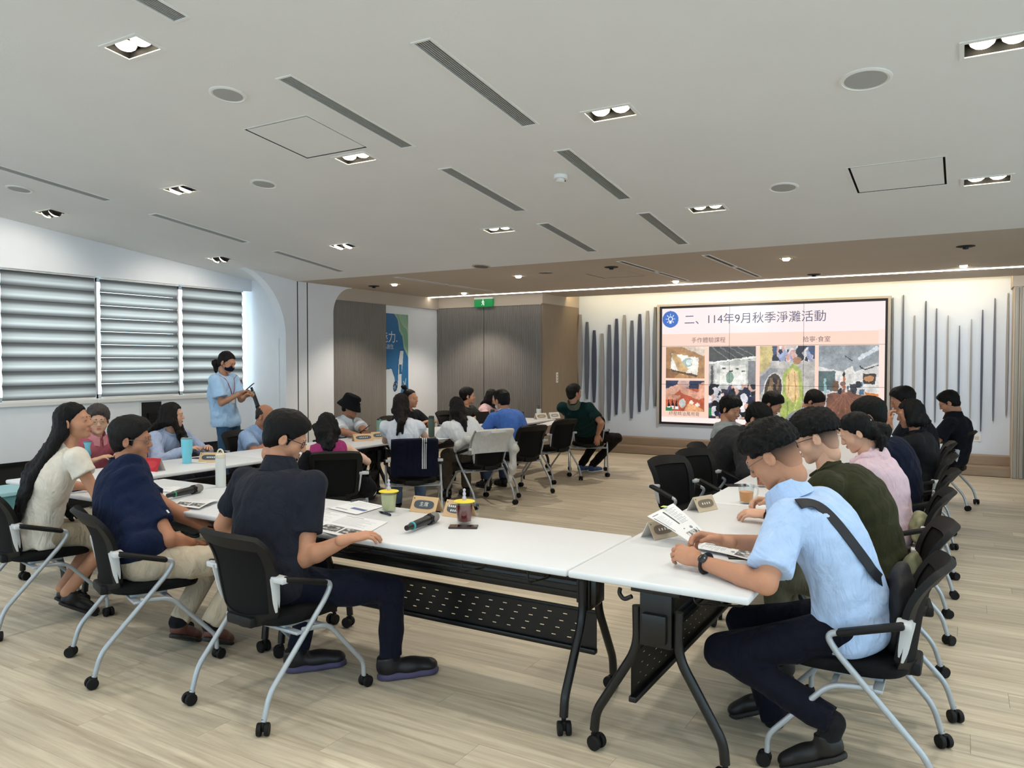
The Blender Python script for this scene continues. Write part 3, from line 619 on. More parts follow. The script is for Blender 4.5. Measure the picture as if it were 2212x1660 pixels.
def slide_text(body, u, v, size, c, al='CENTER', sp=1.0):
    text_mesh('slide_text', body, size, ink(c), vw, Matrix.Translation((-W_/2+u*W_, -.0365, H_-v*H_)) @ Matrix.Rotation(R(90), 4, 'X'), al, spacing=sp)
slide_text('二、114年9月秋季淨灘活動', .112, .108, .192, (88, 92, 118), 'LEFT')
slide_text('手作體驗課程', .232, .285, .098, (110, 92, 96)); slide_text('拾寧‧食室', .722, .290, .098, (110, 92, 96)); slide_text('紓壓精油萬用膏', .115, .925, .078, (120, 92, 80))

# ------------------------------------------------------------------ banner between ribbed panel and door
BY0, BY1, BZ0, BZ1 = 9.75, 10.70, .35, 2.42
Bn = Paint(120, 260, (40, 106, 158))
Bn.poly([(.66, 0), (.74, .05), (.78, .13), (.86, .17), (.9, .26), (1, .33), (1, 0)], (120, 166, 140)); Bn.poly([(.60, 0), (.66, 0), (.74, .05), (.78, .13), (.86, .17), (.9, .26), (1, .33), (1, .36), (.87, .28), (.83, .185), (.74, .14), (.70, .05)], (150, 180, 150))
for k in range(5): Bn.line([(.72+.05*k, .0), (.80+.04*k, .06), (.88+.03*k, .10), (1.0, .12+.02*k)], .006, (176, 200, 176))
Bn.poly([(.30, .46), (.52, .45), (.60, .52), (.62, .62), (.68, .60), (.72, .38), (.76, .30), (.86, .30), (.84, .40), (.80, .52), (.80, .62), (.70, .72), (.60, .86), (.62, 1.0), (.25, 1.0)], (196, 206, 214))
Bn.line([(.30, .46), (.52, .45), (.60, .52)], .007, (30, 66, 110)); Bn.line([(.68, .60), (.72, .38), (.76, .30), (.86, .30)], .007, (26, 60, 104))
Bn.ell(.62, .60, .06, .045, (34, 62, 96), ang=.2); Bn.rect(.73, .42, .81, .50, (38, 96, 140)); Bn.specks((.56, .56, .68, .64), 16, [(120, 150, 176), (20, 40, 70)], (.004, .008), 1, 4); Bn.line([(.86, .56), (.90, .60), (.93, .54)], .008, (170, 206, 220)); Bn.poly([(.52, .86), (.80, .78), (1, .80), (1, 1), (.5, 1)], (52, 120, 160))
for k in range(4): Bn.line([(.3+.1*k, .78+.05*(k % 2)), (.36+.1*k, .84)], .004, (170, 168, 176))
bn = empty('wall_banner', (XL-.018, (BY0+BY1)/2, BZ0)); tag(bn, 'blue illustrated banner with green contour lines beside the ribbed panel', 'banner')
M_bn = vcol_mat('banner_print', 0, .6); hb, hz = (BY1-BY0)/2, BZ1-BZ0
Bn.grid('printed_face', M_bn, 0, 120, 0, 260, (.012, -hb, hz), (0, 2*hb, 0), (0, 0, -hz), bn); MB().box((0, -hb, 0), (.011, hb, hz)).build('board', M_trim, bn)
Mt = Matrix.Translation((.0135, 0, 0)) @ Matrix(((0, 0, 1, 0), (1, 0, 0, 0), (0, 1, 0, 0), (0, 0, 0, 1)))
M_bt = mat('banner_letter_white', rgb(214, 220, 226), .6)
text_mesh('banner_text', '魅力.', .21, M_bt, bn, Matrix.Translation((0, -.05, hz*.80)) @ Mt); text_mesh('banner_text', '地區創生', .09, M_bt, bn, Matrix.Translation((0, -.10, hz*.725)) @ Mt)

# ------------------------------------------------------------------ shared little shapes
M_plast = mat('black_plastic', rgb(17, 17, 18), 0.55, bump=0.05, bscale=300, spec=.3)
M_rubber = mat('caster_rubber', rgb(14, 14, 15), 0.6, spec=.3); M_fab = mat('black_seat_fabric', rgb(13, 13, 15), 0.9, bump=0.35, bscale=700, var=.12, vscale=60, spec=.25)
M_mesh = mat('black_back_mesh', rgb(14, 14, 16), 0.85, bump=0.5, bscale=900, var=.15, vscale=90, spec=.25)
M_brk = mat('pale_grey_plastic', rgb(196, 198, 200), 0.4); M_frame = mat('silver_powder_coat', rgb(168, 174, 180), 0.35, 0.35)
M_top = mat('white_table_laminate', rgb(216, 218, 222), 0.38, var=.012, vscale=4); M_tleg = mat('black_table_steel', rgb(14, 14, 15), 0.34, spec=.5)
def caster_mesh(r=.027, w=.05, stem=.03, name='caster'):
    b = MB(); Ry = Matrix.Rotation(R(90), 4, 'Y')
    for s in (-1, 1):
        M = Matrix.Translation((s*w*.30, -.012, r)) @ Ry
        b.lathe([(r*.55, -w*.17), (r*.93, -w*.17), (r, -w*.10), (r, w*.10), (r*.93, w*.17), (r*.55, w*.17)], n=18, M=M)
    b.box((-w*.13, -.024, r*.7), (w*.13, .014, r*2.05), .004); b.tube([(0, 0, r*1.7), (0, 0, r*2+stem)], .010, 10)
    b.tube([(-w*.4, -.012, r), (w*.4, -.012, r)], .007, 8)
    return b.mesh(name, M_rubber, True)
me_cast = caster_mesh(.028, .056, .012)
me_castT = caster_mesh(.031, .062, .02)
def pad_mesh(name, w, d, h, m, e=3.2, dome=.012, n=40, taper=.03):
    rings = []
    for k, (sc, z) in enumerate([(.90, 0), (.97, h*.12), (1.0, h*.4), (1.0, h*.62), (.975, h*.84), (.90, h*.97), (.6, h+dome*.6), (.3, h+dome*.9), (.02, h+dome)]):
        ring = []
        for i in range(n):
            a = 2*math.pi*i/n; c, s = math.cos(a), math.sin(a)
            x = w/2*sc*math.copysign(abs(c)**(2/e), c); y = d/2*sc*math.copysign(abs(s)**(2/e), s); x *= 1-taper*(y/(d/2))*.5
            ring.append((x, y, z-.018*max(0, y/(d/2))**2))
        rings.append(ring)
    P = np.array([p for r_ in rings for p in r_]); F = [(k*n+i, k*n+(i+1) % n, (k+1)*n+(i+1) % n, (k+1)*n+i) for k in range(len(rings)-1) for i in range(n)]
    me = fast_mesh(name, P, np.array(F), True)
    bm = bmesh.new(); bm.from_mesh(me); bm.verts.ensure_lookup_table(); bm.faces.new([bm.verts[i] for i in range(n)][::-1]); bmesh.ops.recalc_face_normals(bm, faces=bm.faces); bm.to_mesh(me); bm.free()
    me.materials.append(m); return me
def sheet_mesh(name, fn, us, vs, th, m, keep=None):
    """thick curved sheet from fn(u,v)->point; th thickness along the normal"""
    P0 = np.array([[fn(u, v) for u in us] for v in vs]); nu, nv = len(us), len(vs)
    du = np.gradient(P0, axis=1); dv = np.gradient(P0, axis=0); nn = np.cross(du, dv); nn /= np.linalg.norm(nn, axis=2, keepdims=True)+1e-12
    P = np.concatenate([(P0+nn*th/2).reshape(-1, 3), (P0-nn*th/2).reshape(-1, 3)]); o = nu*nv; F = []
    K = [[keep is None or keep((us[i]+us[i+1])/2, (vs[j]+vs[j+1])/2) for i in range(nu-1)] for j in range(nv-1)]
    def on(i, j): return 0 <= i < nu-1 and 0 <= j < nv-1 and K[j][i]
    for j in range(nv-1):
        for i in range(nu-1):
            if not K[j][i]: continue
            a, b, c, d = j*nu+i, j*nu+i+1, (j+1)*nu+i+1, (j+1)*nu+i
            F.append((a, b, c, d)); F.append((o+d, o+c, o+b, o+a))
            if not on(i-1, j): F.append((a, d, o+d, o+a))
            if not on(i+1, j): F.append((c, b, o+b, o+c))
            if not on(i, j-1): F.append((b, a, o+a, o+b))
            if not on(i, j+1): F.append((d, c, o+c, o+d))
    me = fast_mesh(name, P, np.array(F), True)
    bm = bmesh.new(); bm.from_mesh(me); loose = [v for v in bm.verts if not v.link_faces]; bmesh.ops.delete(bm, geom=loose, context='VERTS'); bmesh.ops.recalc_face_normals(bm, faces=bm.faces); bm.to_mesh(me); bm.free()
    me.polygons.foreach_set('use_smooth', [True]*len(me.polygons))
    try: me.set_sharp_from_angle(angle=R(45))
    except Exception: pass
    me.materials.append(m); return me
# ------------------------------------------------------------------ the nesting conference chair
def back_fn(u, v):
    w = .222*(1-.16*(1-v)**2)*(1-max(0, .12-v)*1.3)*(1-.10*max(0, (v-.86)/.14)**2)
    x = u*w; z = .392+.448*v
    z += .050*u*u*(1-v)**3-.012*abs(u)**3*v**4
    y = -.190-.060*v-.075*max(0, (v-.55)/.45)**2.2+.050*u*u
    return (x, y, z)
us = np.array(sorted(set(np.round(np.linspace(-1, 1, 25), 4)) | {-.79, .79})); vs = np.array(sorted(set(np.round(np.linspace(0, 1, 25), 4)) | {.14, .86}))
inner = lambda u, v: abs(u) < .79 and .14 < v < .86
CH = {'back_frame': sheet_mesh('back_frame', back_fn, us, vs, .026, M_plast, lambda u, v: not inner(u, v)),
      'back_mesh': sheet_mesh('back_mesh', back_fn, us, vs, .010, M_mesh, lambda u, v: inner(u, v)),
      'seat': pad_mesh('seat', .455, .455, .055, M_fab)}
def chair_parts():
    d = {}
    for s, k in ((-1, 'L'), (1, 'R')):
        x = s*.262; xa = s*.272
        d['rear'+k] = MB().tube(bend([(xa, .02, .588), (xa, .090, .570), (xa, .050, .505), (x, -.258, .165), (x, -.290, .055)], .048), .0125, 10).mesh('leg', M_frame, True)
        d['front'+k] = MB().tube(bend([(x, -.075, .392), (x, .075, .375), (x, .300, .125), (x, .302, .055)], .05), .0115, 10).mesh('leg', M_frame, True)
        d['arm'+k] = MB().box((xa-.023, -.120, -.013), (xa+.023, .118, .013), .011, M=Matrix.Translation((0, -.062, .612)) @ Matrix.Rotation(R(-16), 4, 'X'), seg=3).mesh('armrest', M_plast, True)
        # bracket: bent pale plate hugging the side of the back
        pts = [back_fn(s*.93, v) for v in np.linspace(.14, .56, 8)]
        b = MB(); b.tube([(q[0]+s*.012, q[1]-.006, q[2]) for q in pts], [.009, .014, .018, .020, .021, .022, .024, .025], 10, flat=(.42, 1))
        e = pts[-1]; b.box((min(e[0], xa)-.004, e[1]-.020, e[2]-.020), (max(e[0], xa)+.008, e[1]+.034, e[2]+.006), .007)
        d['brk'+k] = b.mesh('arm_bracket', M_brk, True)
    d['bar'] = MB().box((-.262, -.108, .372), (.262, -.072, .388), .006).box((-.262, .05, .366), (.262, .075, .380), .006).box((-.17, -.10, .384), (-.13, .08, .41), .004).box((.13, -.10, .384), (.17, .08, .41), .004).mesh('crossbar', M_frame, True)
    d['spine'] = MB().box((-.09, -.225, .40), (.09, -.165, .45), .012).mesh('back_mount', M_plast, True)
    return d
CH.update(chair_parts())
def make_chair(loc, rz, label, group, parts=True):
    t = empty('conference_chair', (loc[0], loc[1], 0), rz, label, 'chair', group)
    s = new_obj('seat', CH['seat'], t); s.location = (0, .035, .405)
    b = new_obj('backrest', CH['back_frame'], t); new_obj('back_mesh', CH['back_mesh'], b); new_obj('back_mount', CH['spine'], t); new_obj('crossbar', CH['bar'], t)
    for k, sx in (('L', -1), ('R', 1)):
        a = new_obj('armrest', CH['arm'+k], t); new_obj('arm_bracket', CH['brk'+k], a)
        for w, y in (('rear', -.290), ('front', .302)):
            l = new_obj('leg', CH[w+k], t); c = new_obj('caster', me_cast, l); c.location = (sx*.262, y, 0); c.rotation_euler = (0, 0, random.uniform(-1.2, 1.2)+(0 if w == 'rear' else 2.6))
    return t
# ------------------------------------------------------------------ the flip-top table
TL, TWD, TH = 1.83, .735, .74
def slot_panel(L_, z0, z1, y):
    rows, xs, zs = 4, [], []; holes = []
    for r in range(rows):
        zz = z0+.035+(z1-z0-.07)*r/(rows-1); k = 0; x = -L_/2+.08+.021*r
        while x < L_/2-.1:
            holes.append((round(x-.012, 4), round(zz-.0025, 4), round(x+.012, 4), round(zz+.0025, 4))); x += .085
    xs = sorted({-L_/2, L_/2, *[h[0] for h in holes], *[h[2] for h in holes]}); zs = sorted({z0, z1, *[h[1] for h in holes], *[h[3] for h in holes]})
    hs = set()
    for h in holes: hs.add((xs.index(h[0]), zs.index(h[1]), xs.index(h[2])))
    V = {}; P = []; F = []
    def vid(i, j):
        if (i, j) not in V: V[i, j] = len(P); P.append((xs[i], y, zs[j]))
        return V[i, j]
    hol = {}
    for a, j, c in hs:
        for i in range(a, c): hol[i, j] = 1
    for j in range(len(zs)-1):
        for i in range(len(xs)-1):
            if (i, j) in hol: continue
            F.append((vid(i, j), vid(i+1, j), vid(i+1, j+1), vid(i, j+1)))
    n = len(P); P2 = P+[(a, y+.003, c) for a, _, c in P]; F2 = F+[tuple(n+q for q in f[::-1]) for f in F]
    me = fast_mesh('modesty_panel', np.array(P2), np.array(F2)); me.materials.append(M_tleg); return me
TB = {}
TB['top'] = MB().box((-TL/2, -TWD/2, TH-.030), (TL/2, TWD/2, TH), .011, seg=3).mesh('table_top', M_top, True)
TB['panel'] = slot_panel(TL-.16, .235, .415, .115)
TB['lip'] = MB().tube([(-TL/2+.08, .115, .415), (TL/2-.08, .115, .415)], .010, 8).box((-TL/2+.08, .095, .215), (TL/2-.08, .13, .240), .006).mesh('panel_rail', M_tleg, True)
TB['beam'] = MB().box((-TL/2+.07, -.045, .515), (TL/2-.07, .045, .600), .010).box((-TL/2+.07, -.052, .54), (TL/2-.07, .052, .55)).box((-TL/2+.07, -.052, .57), (TL/2-.07, .052, .58)).mesh('beam', M_tleg, True)
b = MB()
for y in (-.30, -.22): b.tube([(-TL/2+.18, y, .655), (TL/2-.18, y, .655)], .005, 6)
for x in (-TL/2+.22, -.35, .35, TL/2-.22): b.tube(bend([(x, -.30, .705), (x, -.30, .64), (x, -.10, .615), (x, -.08, .70)], .02), .0045, 6)
TB['rack'] = b.mesh('wire_rack', M_tleg, True)
for s, k in ((-1, 'L'), (1, 'R')):
    x = s*(TL/2-.06)
    TB['col'+k] = MB().box((x-.026, -.066, .478), (x+.026, .066, .705), .006).box((x-.035, -.10, .69), (x+.035, .10, .71), .004).box((x-.05, -.05, .50), (x+.05, .05, .615), .008).tube(bend([(x+s*.02, .10, .665), (x+s*.02, .135, .645), (x+s*.02, .155, .67), (x+s*.02, .15, .69)], .02), .009, 8).mesh('column', M_tleg, True)
    for f, q in ((-1, 'N'), (1, 'F')): TB['leg'+k+q] = MB().tube(bend([(x, f*.086, .625), (x, f*.082, .455), (x, f*.262, .155), (x, f*.270, .075)], .07), .0195, 12).mesh('leg', M_tleg, True)
def make_table(loc, rz, label):
    t = empty('folding_table', (loc[0], loc[1], 0), rz, label, 'table', 'white flip-top tables')
    new_obj('table_top', TB['top'], t); p = new_obj('modesty_panel', TB['panel'], t); new_obj('panel_rail', TB['lip'], p); new_obj('beam', TB['beam'], t); new_obj('wire_rack', TB['rack'], t)
    for k, s in (('L', -1), ('R', 1)):
        new_obj('column', TB['col'+k], t)
        for q, f in (('N', -1), ('F', 1)):
            l = new_obj('leg', TB['leg'+k+q], t); c = new_obj('caster', me_castT, l); c.location = (s*(TL/2-.06), f*.270, 0); c.rotation_euler = (0, 0, random.uniform(-2, 2))
    return t
FY = 3.19
make_table((-1.402-TL/2, FY), 0, 'white flip-top table in the front row, reaching to the right hand row')
make_table((-1.410-TL*1.5, FY), 0, 'white flip-top table in the front row, reaching to the window side')
nth = ['first', 'second', 'third', 'last']
for i in range(4):
    make_table((-1.03, 2.82+TL*(i+.5)+.004*i), R(90), 'white flip-top table, %s of the right hand row from the front tables' % nth[i])
    make_table((-5.645, 2.93+TL*(i+.5)+.004*i), R(-90), 'white flip-top table, %s of the window side row from the front tables' % nth[i])
# ------------------------------------------------------------------ chairs: (x, y, facing angle), facing 0 = towards the video wall
CHAIRS = {
 'P1': (-2.81, 2.57, -4), 'P2': (-3.80, 2.53, -20), 'P3': (-4.95, 2.60, -12),
 'R1': (-.35, 3.36, 90), 'R2': (-.34, 4.13, 97), 'R3': (-.36, 5.20, 92), 'R4': (-.34, 6.20, 90), 'R5': (-.36, 7.25, 88), 'R6': (-.38, 8.35, 92), 'R7': (-.20, 9.85, 80),
 'Qa': (-1.80, 5.80, -114), 'Qb': (-1.78, 6.42, -112), 'Q1': (-1.88, 7.02, -90), 'Q2': (-1.86, 7.70, -90), 'Q3': (-1.78, 8.55, -90), 'Q4': (-1.78, 9.55, -90),
 'L1': (-4.76, 5.02, 44), 'L2': (-4.72, 6.08, 40), 'L3': (-4.70, 7.28, 66), 'L4': (-4.68, 8.14, 68), 'La': (-4.80, 9.22, 72), 'L5': (-4.62, 9.98, 28),
 'M1': (-6.60, 3.90, -90), 'M2': (-6.60, 4.65, -90), 'M3': (-6.60, 5.72, -90), 'M4': (-6.60, 7.05, -90), 'M5': (-6.62, 8.32, -90), 'M6': (-6.62, 9.62, -90), 'M7': (-6.62, 10.35, -90)}
CL = {
 'P1': 'black mesh chair under the person in the charcoal polo', 'P2': 'black mesh chair under the person in navy polo and khaki trousers', 'P3': 'black mesh chair under the person with hair to the waist',
 'R1': 'black mesh chair under the person in the pale blue shirt with shoulder bag', 'R2': 'black mesh chair under the person in the olive sweater', 'R3': 'black mesh chair under the person in the pink hoodie', 'R4': 'black mesh chair under the person in navy with white collar', 'R5': 'black mesh chair under the person with the black bob', 'R6': 'black mesh chair under the tall person in dark clothes beside the slats', 'R7': 'black mesh chair at the far end, under the person reading by the ribbed pier',
 'Qa': 'empty black chair nearest the tent cards, inner side of right hand row', 'Qb': 'empty black chair next to the dark grey hoodie', 'Q1': 'black chair under the person in the dark grey hoodie', 'Q2': 'black chair under the person in light grey before the screen', 'Q3': 'black chair under the person in grey-blue before the screen', 'Q4': 'black chair under the person leaning on a raised hand',
 'L1': 'black mesh chair under the person in the sleeveless magenta top', 'L2': 'black mesh chair with a striped navy jacket over its back', 'L3': 'black mesh chair with a white jacket thrown over it', 'L4': 'black mesh chair under the person in the blue sweater', 'La': 'empty black mesh chair between blue sweater and green shirt', 'L5': 'black mesh chair turned aside under the person in dark green',
 'M1': 'black chair under the person in pink by the window', 'M2': 'black chair under the long haired person in pale blue', 'M3': 'black chair under the balding person in pale blue', 'M4': 'black chair under the person in the bucket hat', 'M5': 'black chair under the person with the hair bun', 'M6': 'black chair under the bespectacled person by the folding door', 'M7': 'black chair under the person in pink by the folding door'}
for k, (x, y, a) in CHAIRS.items():
    make_chair((x, y), R(a), CL[k], 'black mesh chairs on casters')

# ------------------------------------------------------------------ smooth blended surfaces (distance field + surface nets)
def nrm(v): v = np.asarray(v, float); return v/(np.linalg.norm(v)+1e-12)
def rot(ax, deg):
    c, s = math.cos(R(deg)), math.sin(R(deg))
    return np.array({'x': [[1, 0, 0], [0, c, -s], [0, s, c]], 'y': [[c, 0, s], [0, 1, 0], [-s, 0, c]], 'z': [[c, -s, 0], [s, c, 0], [0, 0, 1]]}[ax])
class Blob:
    def __init__(s): s.ops = []; s.disps = []
    def cap(s, a, b, ra, rb=None, k=.03, flat=False, sub=False, flat0=False):
        a, b = np.asarray(a, float), np.asarray(b, float); rb = ra if rb is None else rb; m = max(ra, rb)
        s.ops.append(('cap', (a, b, ra, rb, flat, flat0), np.minimum(a, b)-m, np.maximum(a, b)+m, k, sub)); return s
    def path(s, pts, rs, k=.03):
        for i in range(len(pts)-1): s.cap(pts[i], pts[i+1], rs[i], rs[i+1], k)
        return s
    def ell(s, c, r, Rm=None, k=.03, sub=False):
        c, r = np.asarray(c, float), np.asarray(r, float); m = r.max() if Rm is not None else r
        s.ops.append(('ell', (c, r, Rm), c-m, c+m, k, sub)); return s
    def cut(s, o, n, k=.0): s.ops.append(('cut', (np.asarray(o, float), nrm(n)), None, None, k, False)); return s
    def disp(s, fn): s.disps.append(fn); return s
    def solve(s, h):
        add = [o for o in s.ops if o[2] is not None and not o[5]]
        lo = np.min([o[2]-min(o[4], .04)*.5 for o in add], 0)-2.5*h; hi = np.max([o[3]+min(o[4], .04)*.5 for o in add], 0)+2.5*h
        n = np.ceil((hi-lo)/h).astype(int)+1
        ax = [(lo[i]+h*np.arange(n[i])).astype(np.float32) for i in range(3)]
        D = np.full(n, .12, np.float32)
        for kind, pr, a, b, k, sub in s.ops:
            if kind == 'cut':
                o, nn = pr; d = ((ax[0]-o[0])*nn[0])[:, None, None]+((ax[1]-o[1])*nn[1])[None, :, None]+((ax[2]-o[2])*nn[2])[None, None, :]
                if k > 0:
                    t = np.clip(.5-.5*(D-d)/k, 0, 1); D = D*(1-t)+d*t+k*t*(1-t)
                else: D = np.maximum(D, d)
                continue
            mg = k+2.5*h
            i0 = np.clip(np.floor((a-mg-lo)/h).astype(int), 0, n-1); i1 = np.clip(np.ceil((b+mg-lo)/h).astype(int)+1, 1, n)
            if (i1 <= i0).any(): continue
            x = ax[0][i0[0]:i1[0]][:, None, None]; y = ax[1][i0[1]:i1[1]][None, :, None]; z = ax[2][i0[2]:i1[2]][None, None, :]
            if kind == 'cap':
                A, B, ra, rb, fl, fl0 = pr; v = B-A; L2 = float(v@v)+1e-9
                px_, py_, pz_ = x-A[0], y-A[1], z-A[2]; tt = (px_*v[0]+py_*v[1]+pz_*v[2])/L2; t = np.clip(tt, 0, 1)
                d = np.sqrt((px_-t*v[0])**2+(py_-t*v[1])**2+(pz_-t*v[2])**2)-(ra+(rb-ra)*t)
                if fl: d = np.maximum(d, (tt-1)*math.sqrt(L2))
                if fl0: d = np.maximum(d, -tt*math.sqrt(L2))
            else:
                c, r, Rm = pr; px_, py_, pz_ = x-c[0], y-c[1], z-c[2]
                if Rm is not None:
                    q = [px_*Rm[0, i]+py_*Rm[1, i]+pz_*Rm[2, i] for i in range(3)]
                else: q = [px_+0*y+0*z, py_+0*x+0*z, pz_+0*x+0*y]
                k0 = np.sqrt((q[0]/r[0])**2+(q[1]/r[1])**2+(q[2]/r[2])**2); k1 = np.sqrt((q[0]/r[0]**2)**2+(q[1]/r[1]**2)**2+(q[2]/r[2]**2)**2)+1e-6
                d = k0*(k0-1)/k1
            sl = tuple(slice(i0[i], i1[i]) for i in range(3)); E = D[sl]; kk = max(k, 1e-4)
            if sub:
                t = np.clip(.5-.5*(E+d)/kk, 0, 1); D[sl] = E*(1-t)-d*t+kk*t*(1-t)
            else:
                t = np.clip(.5+.5*(E-d)/kk, 0, 1); D[sl] = E*(1-t)+d*t-kk*t*(1-t)
        if s.disps:
            near = np.nonzero(np.abs(D) < .03)
            if len(near[0]):
                p = np.stack([ax[i][near[i]] for i in range(3)], 1)
                dd = np.zeros(len(p), np.float32)
                for fn in s.disps: dd += fn(p)
                D[near] += dd
        return surface_nets(D, lo, h)
_CO = [(0, 0, 0), (1, 0, 0), (0, 1, 0), (1, 1, 0), (0, 0, 1), (1, 0, 1), (0, 1, 1), (1, 1, 1)]
_ED = [(0, 1), (2, 3), (4, 5), (6, 7), (0, 2), (1, 3), (4, 6), (5, 7), (0, 4), (1, 5), (2, 6), (3, 7)]
def surface_nets(D, org, h):
    S = D < 0; nx, ny, nz = D.shape
    m = sum(S[i:nx-1+i, j:ny-1+j, k:nz-1+k].astype(np.int8) for i, j, k in _CO)
    act = (m > 0) & (m < 8); idx = np.argwhere(act)
    vid = np.full(act.shape, -1, np.int32); vid[act] = np.arange(len(idx))
    vals = np.stack([D[idx[:, 0]+i, idx[:, 1]+j, idx[:, 2]+k] for i, j, k in _CO], 1)
    acc = np.zeros((len(idx), 3)); cnt = np.zeros(len(idx)); C = np.array(_CO, float)
    for a, b in _ED:
        v0, v1 = vals[:, a], vals[:, b]; cr = (v0 < 0) != (v1 < 0)
        t = np.where(cr, v0/np.where(cr, v0-v1, 1), 0); acc += np.where(cr[:, None], C[a]+t[:, None]*(C[b]-C[a]), 0); cnt += cr
    P = (idx+acc/np.maximum(cnt, 1)[:, None])*h+org
    Fs = []
    for ax_ in range(3):
        sl0 = [slice(None)]*3; sl1 = [slice(None)]*3; sl0[ax_] = slice(0, -1); sl1[ax_] = slice(1, None)
        A, B = S[tuple(sl0)], S[tuple(sl1)]; ch = np.argwhere(A != B)
        u, v = (ax_+1) % 3, (ax_+2) % 3
        ok = (ch[:, u] > 0) & (ch[:, v] > 0) & (ch[:, u] < D.shape[u]-1) & (ch[:, v] < D.shape[v]-1); ch = ch[ok]
        if not len(ch): continue
        def cell(du, dv):
            c = ch.copy(); c[:, u] -= du; c[:, v] -= dv; return vid[c[:, 0], c[:, 1], c[:, 2]]
        q = np.stack([cell(1, 1), cell(0, 1), cell(0, 0), cell(1, 0)], 1)
        fl = A[ch[:, 0], ch[:, 1], ch[:, 2]]; q[~fl] = q[~fl][:, ::-1]; Fs.append(q)
    F = np.concatenate(Fs) if Fs else np.zeros((0, 4), int)
    return P, F[(F >= 0).all(1)]
def wob(amp, f, seed=0, sz=1.0):
    """soft fold-like wobble"""
    g = np.random.default_rng(seed); a = g.uniform(-1, 1, (4, 3)); a /= np.linalg.norm(a, axis=1, keepdims=True); ph = g.uniform(0, 6, 4)
    def fn(p):
        q = p*np.array([1, 1, sz]); w = np.sin(q@a[1]*f*.55+ph[1])*1.3
        return (amp*(np.sin(q@a[0]*f+ph[0]+w)+.6*np.sin(q@a[2]*f*1.9+ph[2]+1.5*w)+.3*np.sin(q@a[3]*f*3.7+ph[3]))).astype(np.float32)
    return fn
def join_parts(name, parts, mats, parent=None):
    """parts: (P, F, material index) joined into one mesh object"""
    off = 0; Ps, Fs, Ms = [], [], []
    for P, F, mi in parts:
        if not len(F): continue
        Ps.append(P); Fs.append(F+off); Ms.append(np.full(len(F), mi, np.int32)); off += len(P)
    me = fast_mesh(name, np.concatenate(Ps), np.concatenate(Fs), True)
    for m in mats: me.materials.append(m)
    me.polygons.foreach_set('material_index', np.concatenate(Ms))
    return new_obj(name, me, parent)
def blob_obj(name, blob, h, m, parent):
    P, F = blob.solve(h); return join_parts(name, [(P, F, 0)], [m], parent)

# ------------------------------------------------------------------ people
def skin_mat(tone):
    c = {'a': (204, 158, 132), 'b': (186, 134, 106), 'c': (172, 119, 92), 'p': (216, 178, 156)}[tone]
    return mat('skin_'+tone, rgb(*c), .55, var=.05, vscale=25, bump=.05, bscale=300, spec=.35)
M_lip = mat('lips', rgb(176, 104, 92), .5); M_eye = mat('eye_dark', rgb(28, 22, 20), .25); M_eyew = mat('eye_white', rgb(226, 222, 216), .3); M_brow = mat('eyebrow', rgb(34, 28, 26), .8)
def hair_mat(c): return mat('hair_%d_%d_%d' % c, rgb(*c), .55, var=.35, vscale=40, bump=.7, bscale=170, stretch=(1, 1, .16), spec=.22)
def cloth(c, fine=False, rough=.85):
    nm = 'cloth_%d_%d_%d' % c
    if nm in MATS: return MATS[nm]
    k_ = .80 if max(c) < 72 else 1.0
    m = mat(nm, rgb(*[v*k_ for v in c]), rough, var=.05, vscale=30, bump=.16, bscale=420 if fine else 260, sheen=.03, spec=.12)
    nt = m.node_tree; N, L = nt.nodes, nt.links; b = N['Principled BSDF']; old = b.inputs['Normal'].links[0].from_node
    tc = next(n for n in N if n.type == 'TEX_COORD'); mp = N.new('ShaderNodeMapping'); mp.inputs['Scale'].default_value = (1, 1, .55); mp.inputs['Rotation'].default_value = (.5, .3, 0); L.new(tc.outputs['Object'], mp.inputs[0])
    n = N.new('ShaderNodeTexNoise'); n.inputs['Scale'].default_value = 9.0; n.inputs['Detail'].default_value = 3.5; n.inputs['Roughness'].default_value = .55; n.inputs['Distortion'].default_value = 1.4; L.new(mp.outputs[0], n.inputs[0])
    bp = N.new('ShaderNodeBump'); bp.inputs['Strength'].default_value = .55; bp.inputs['Distance'].default_value = .045; L.new(n.outputs[0], bp.inputs['Height']); L.new(bp.outputs[0], old.inputs['Normal'])
    return m
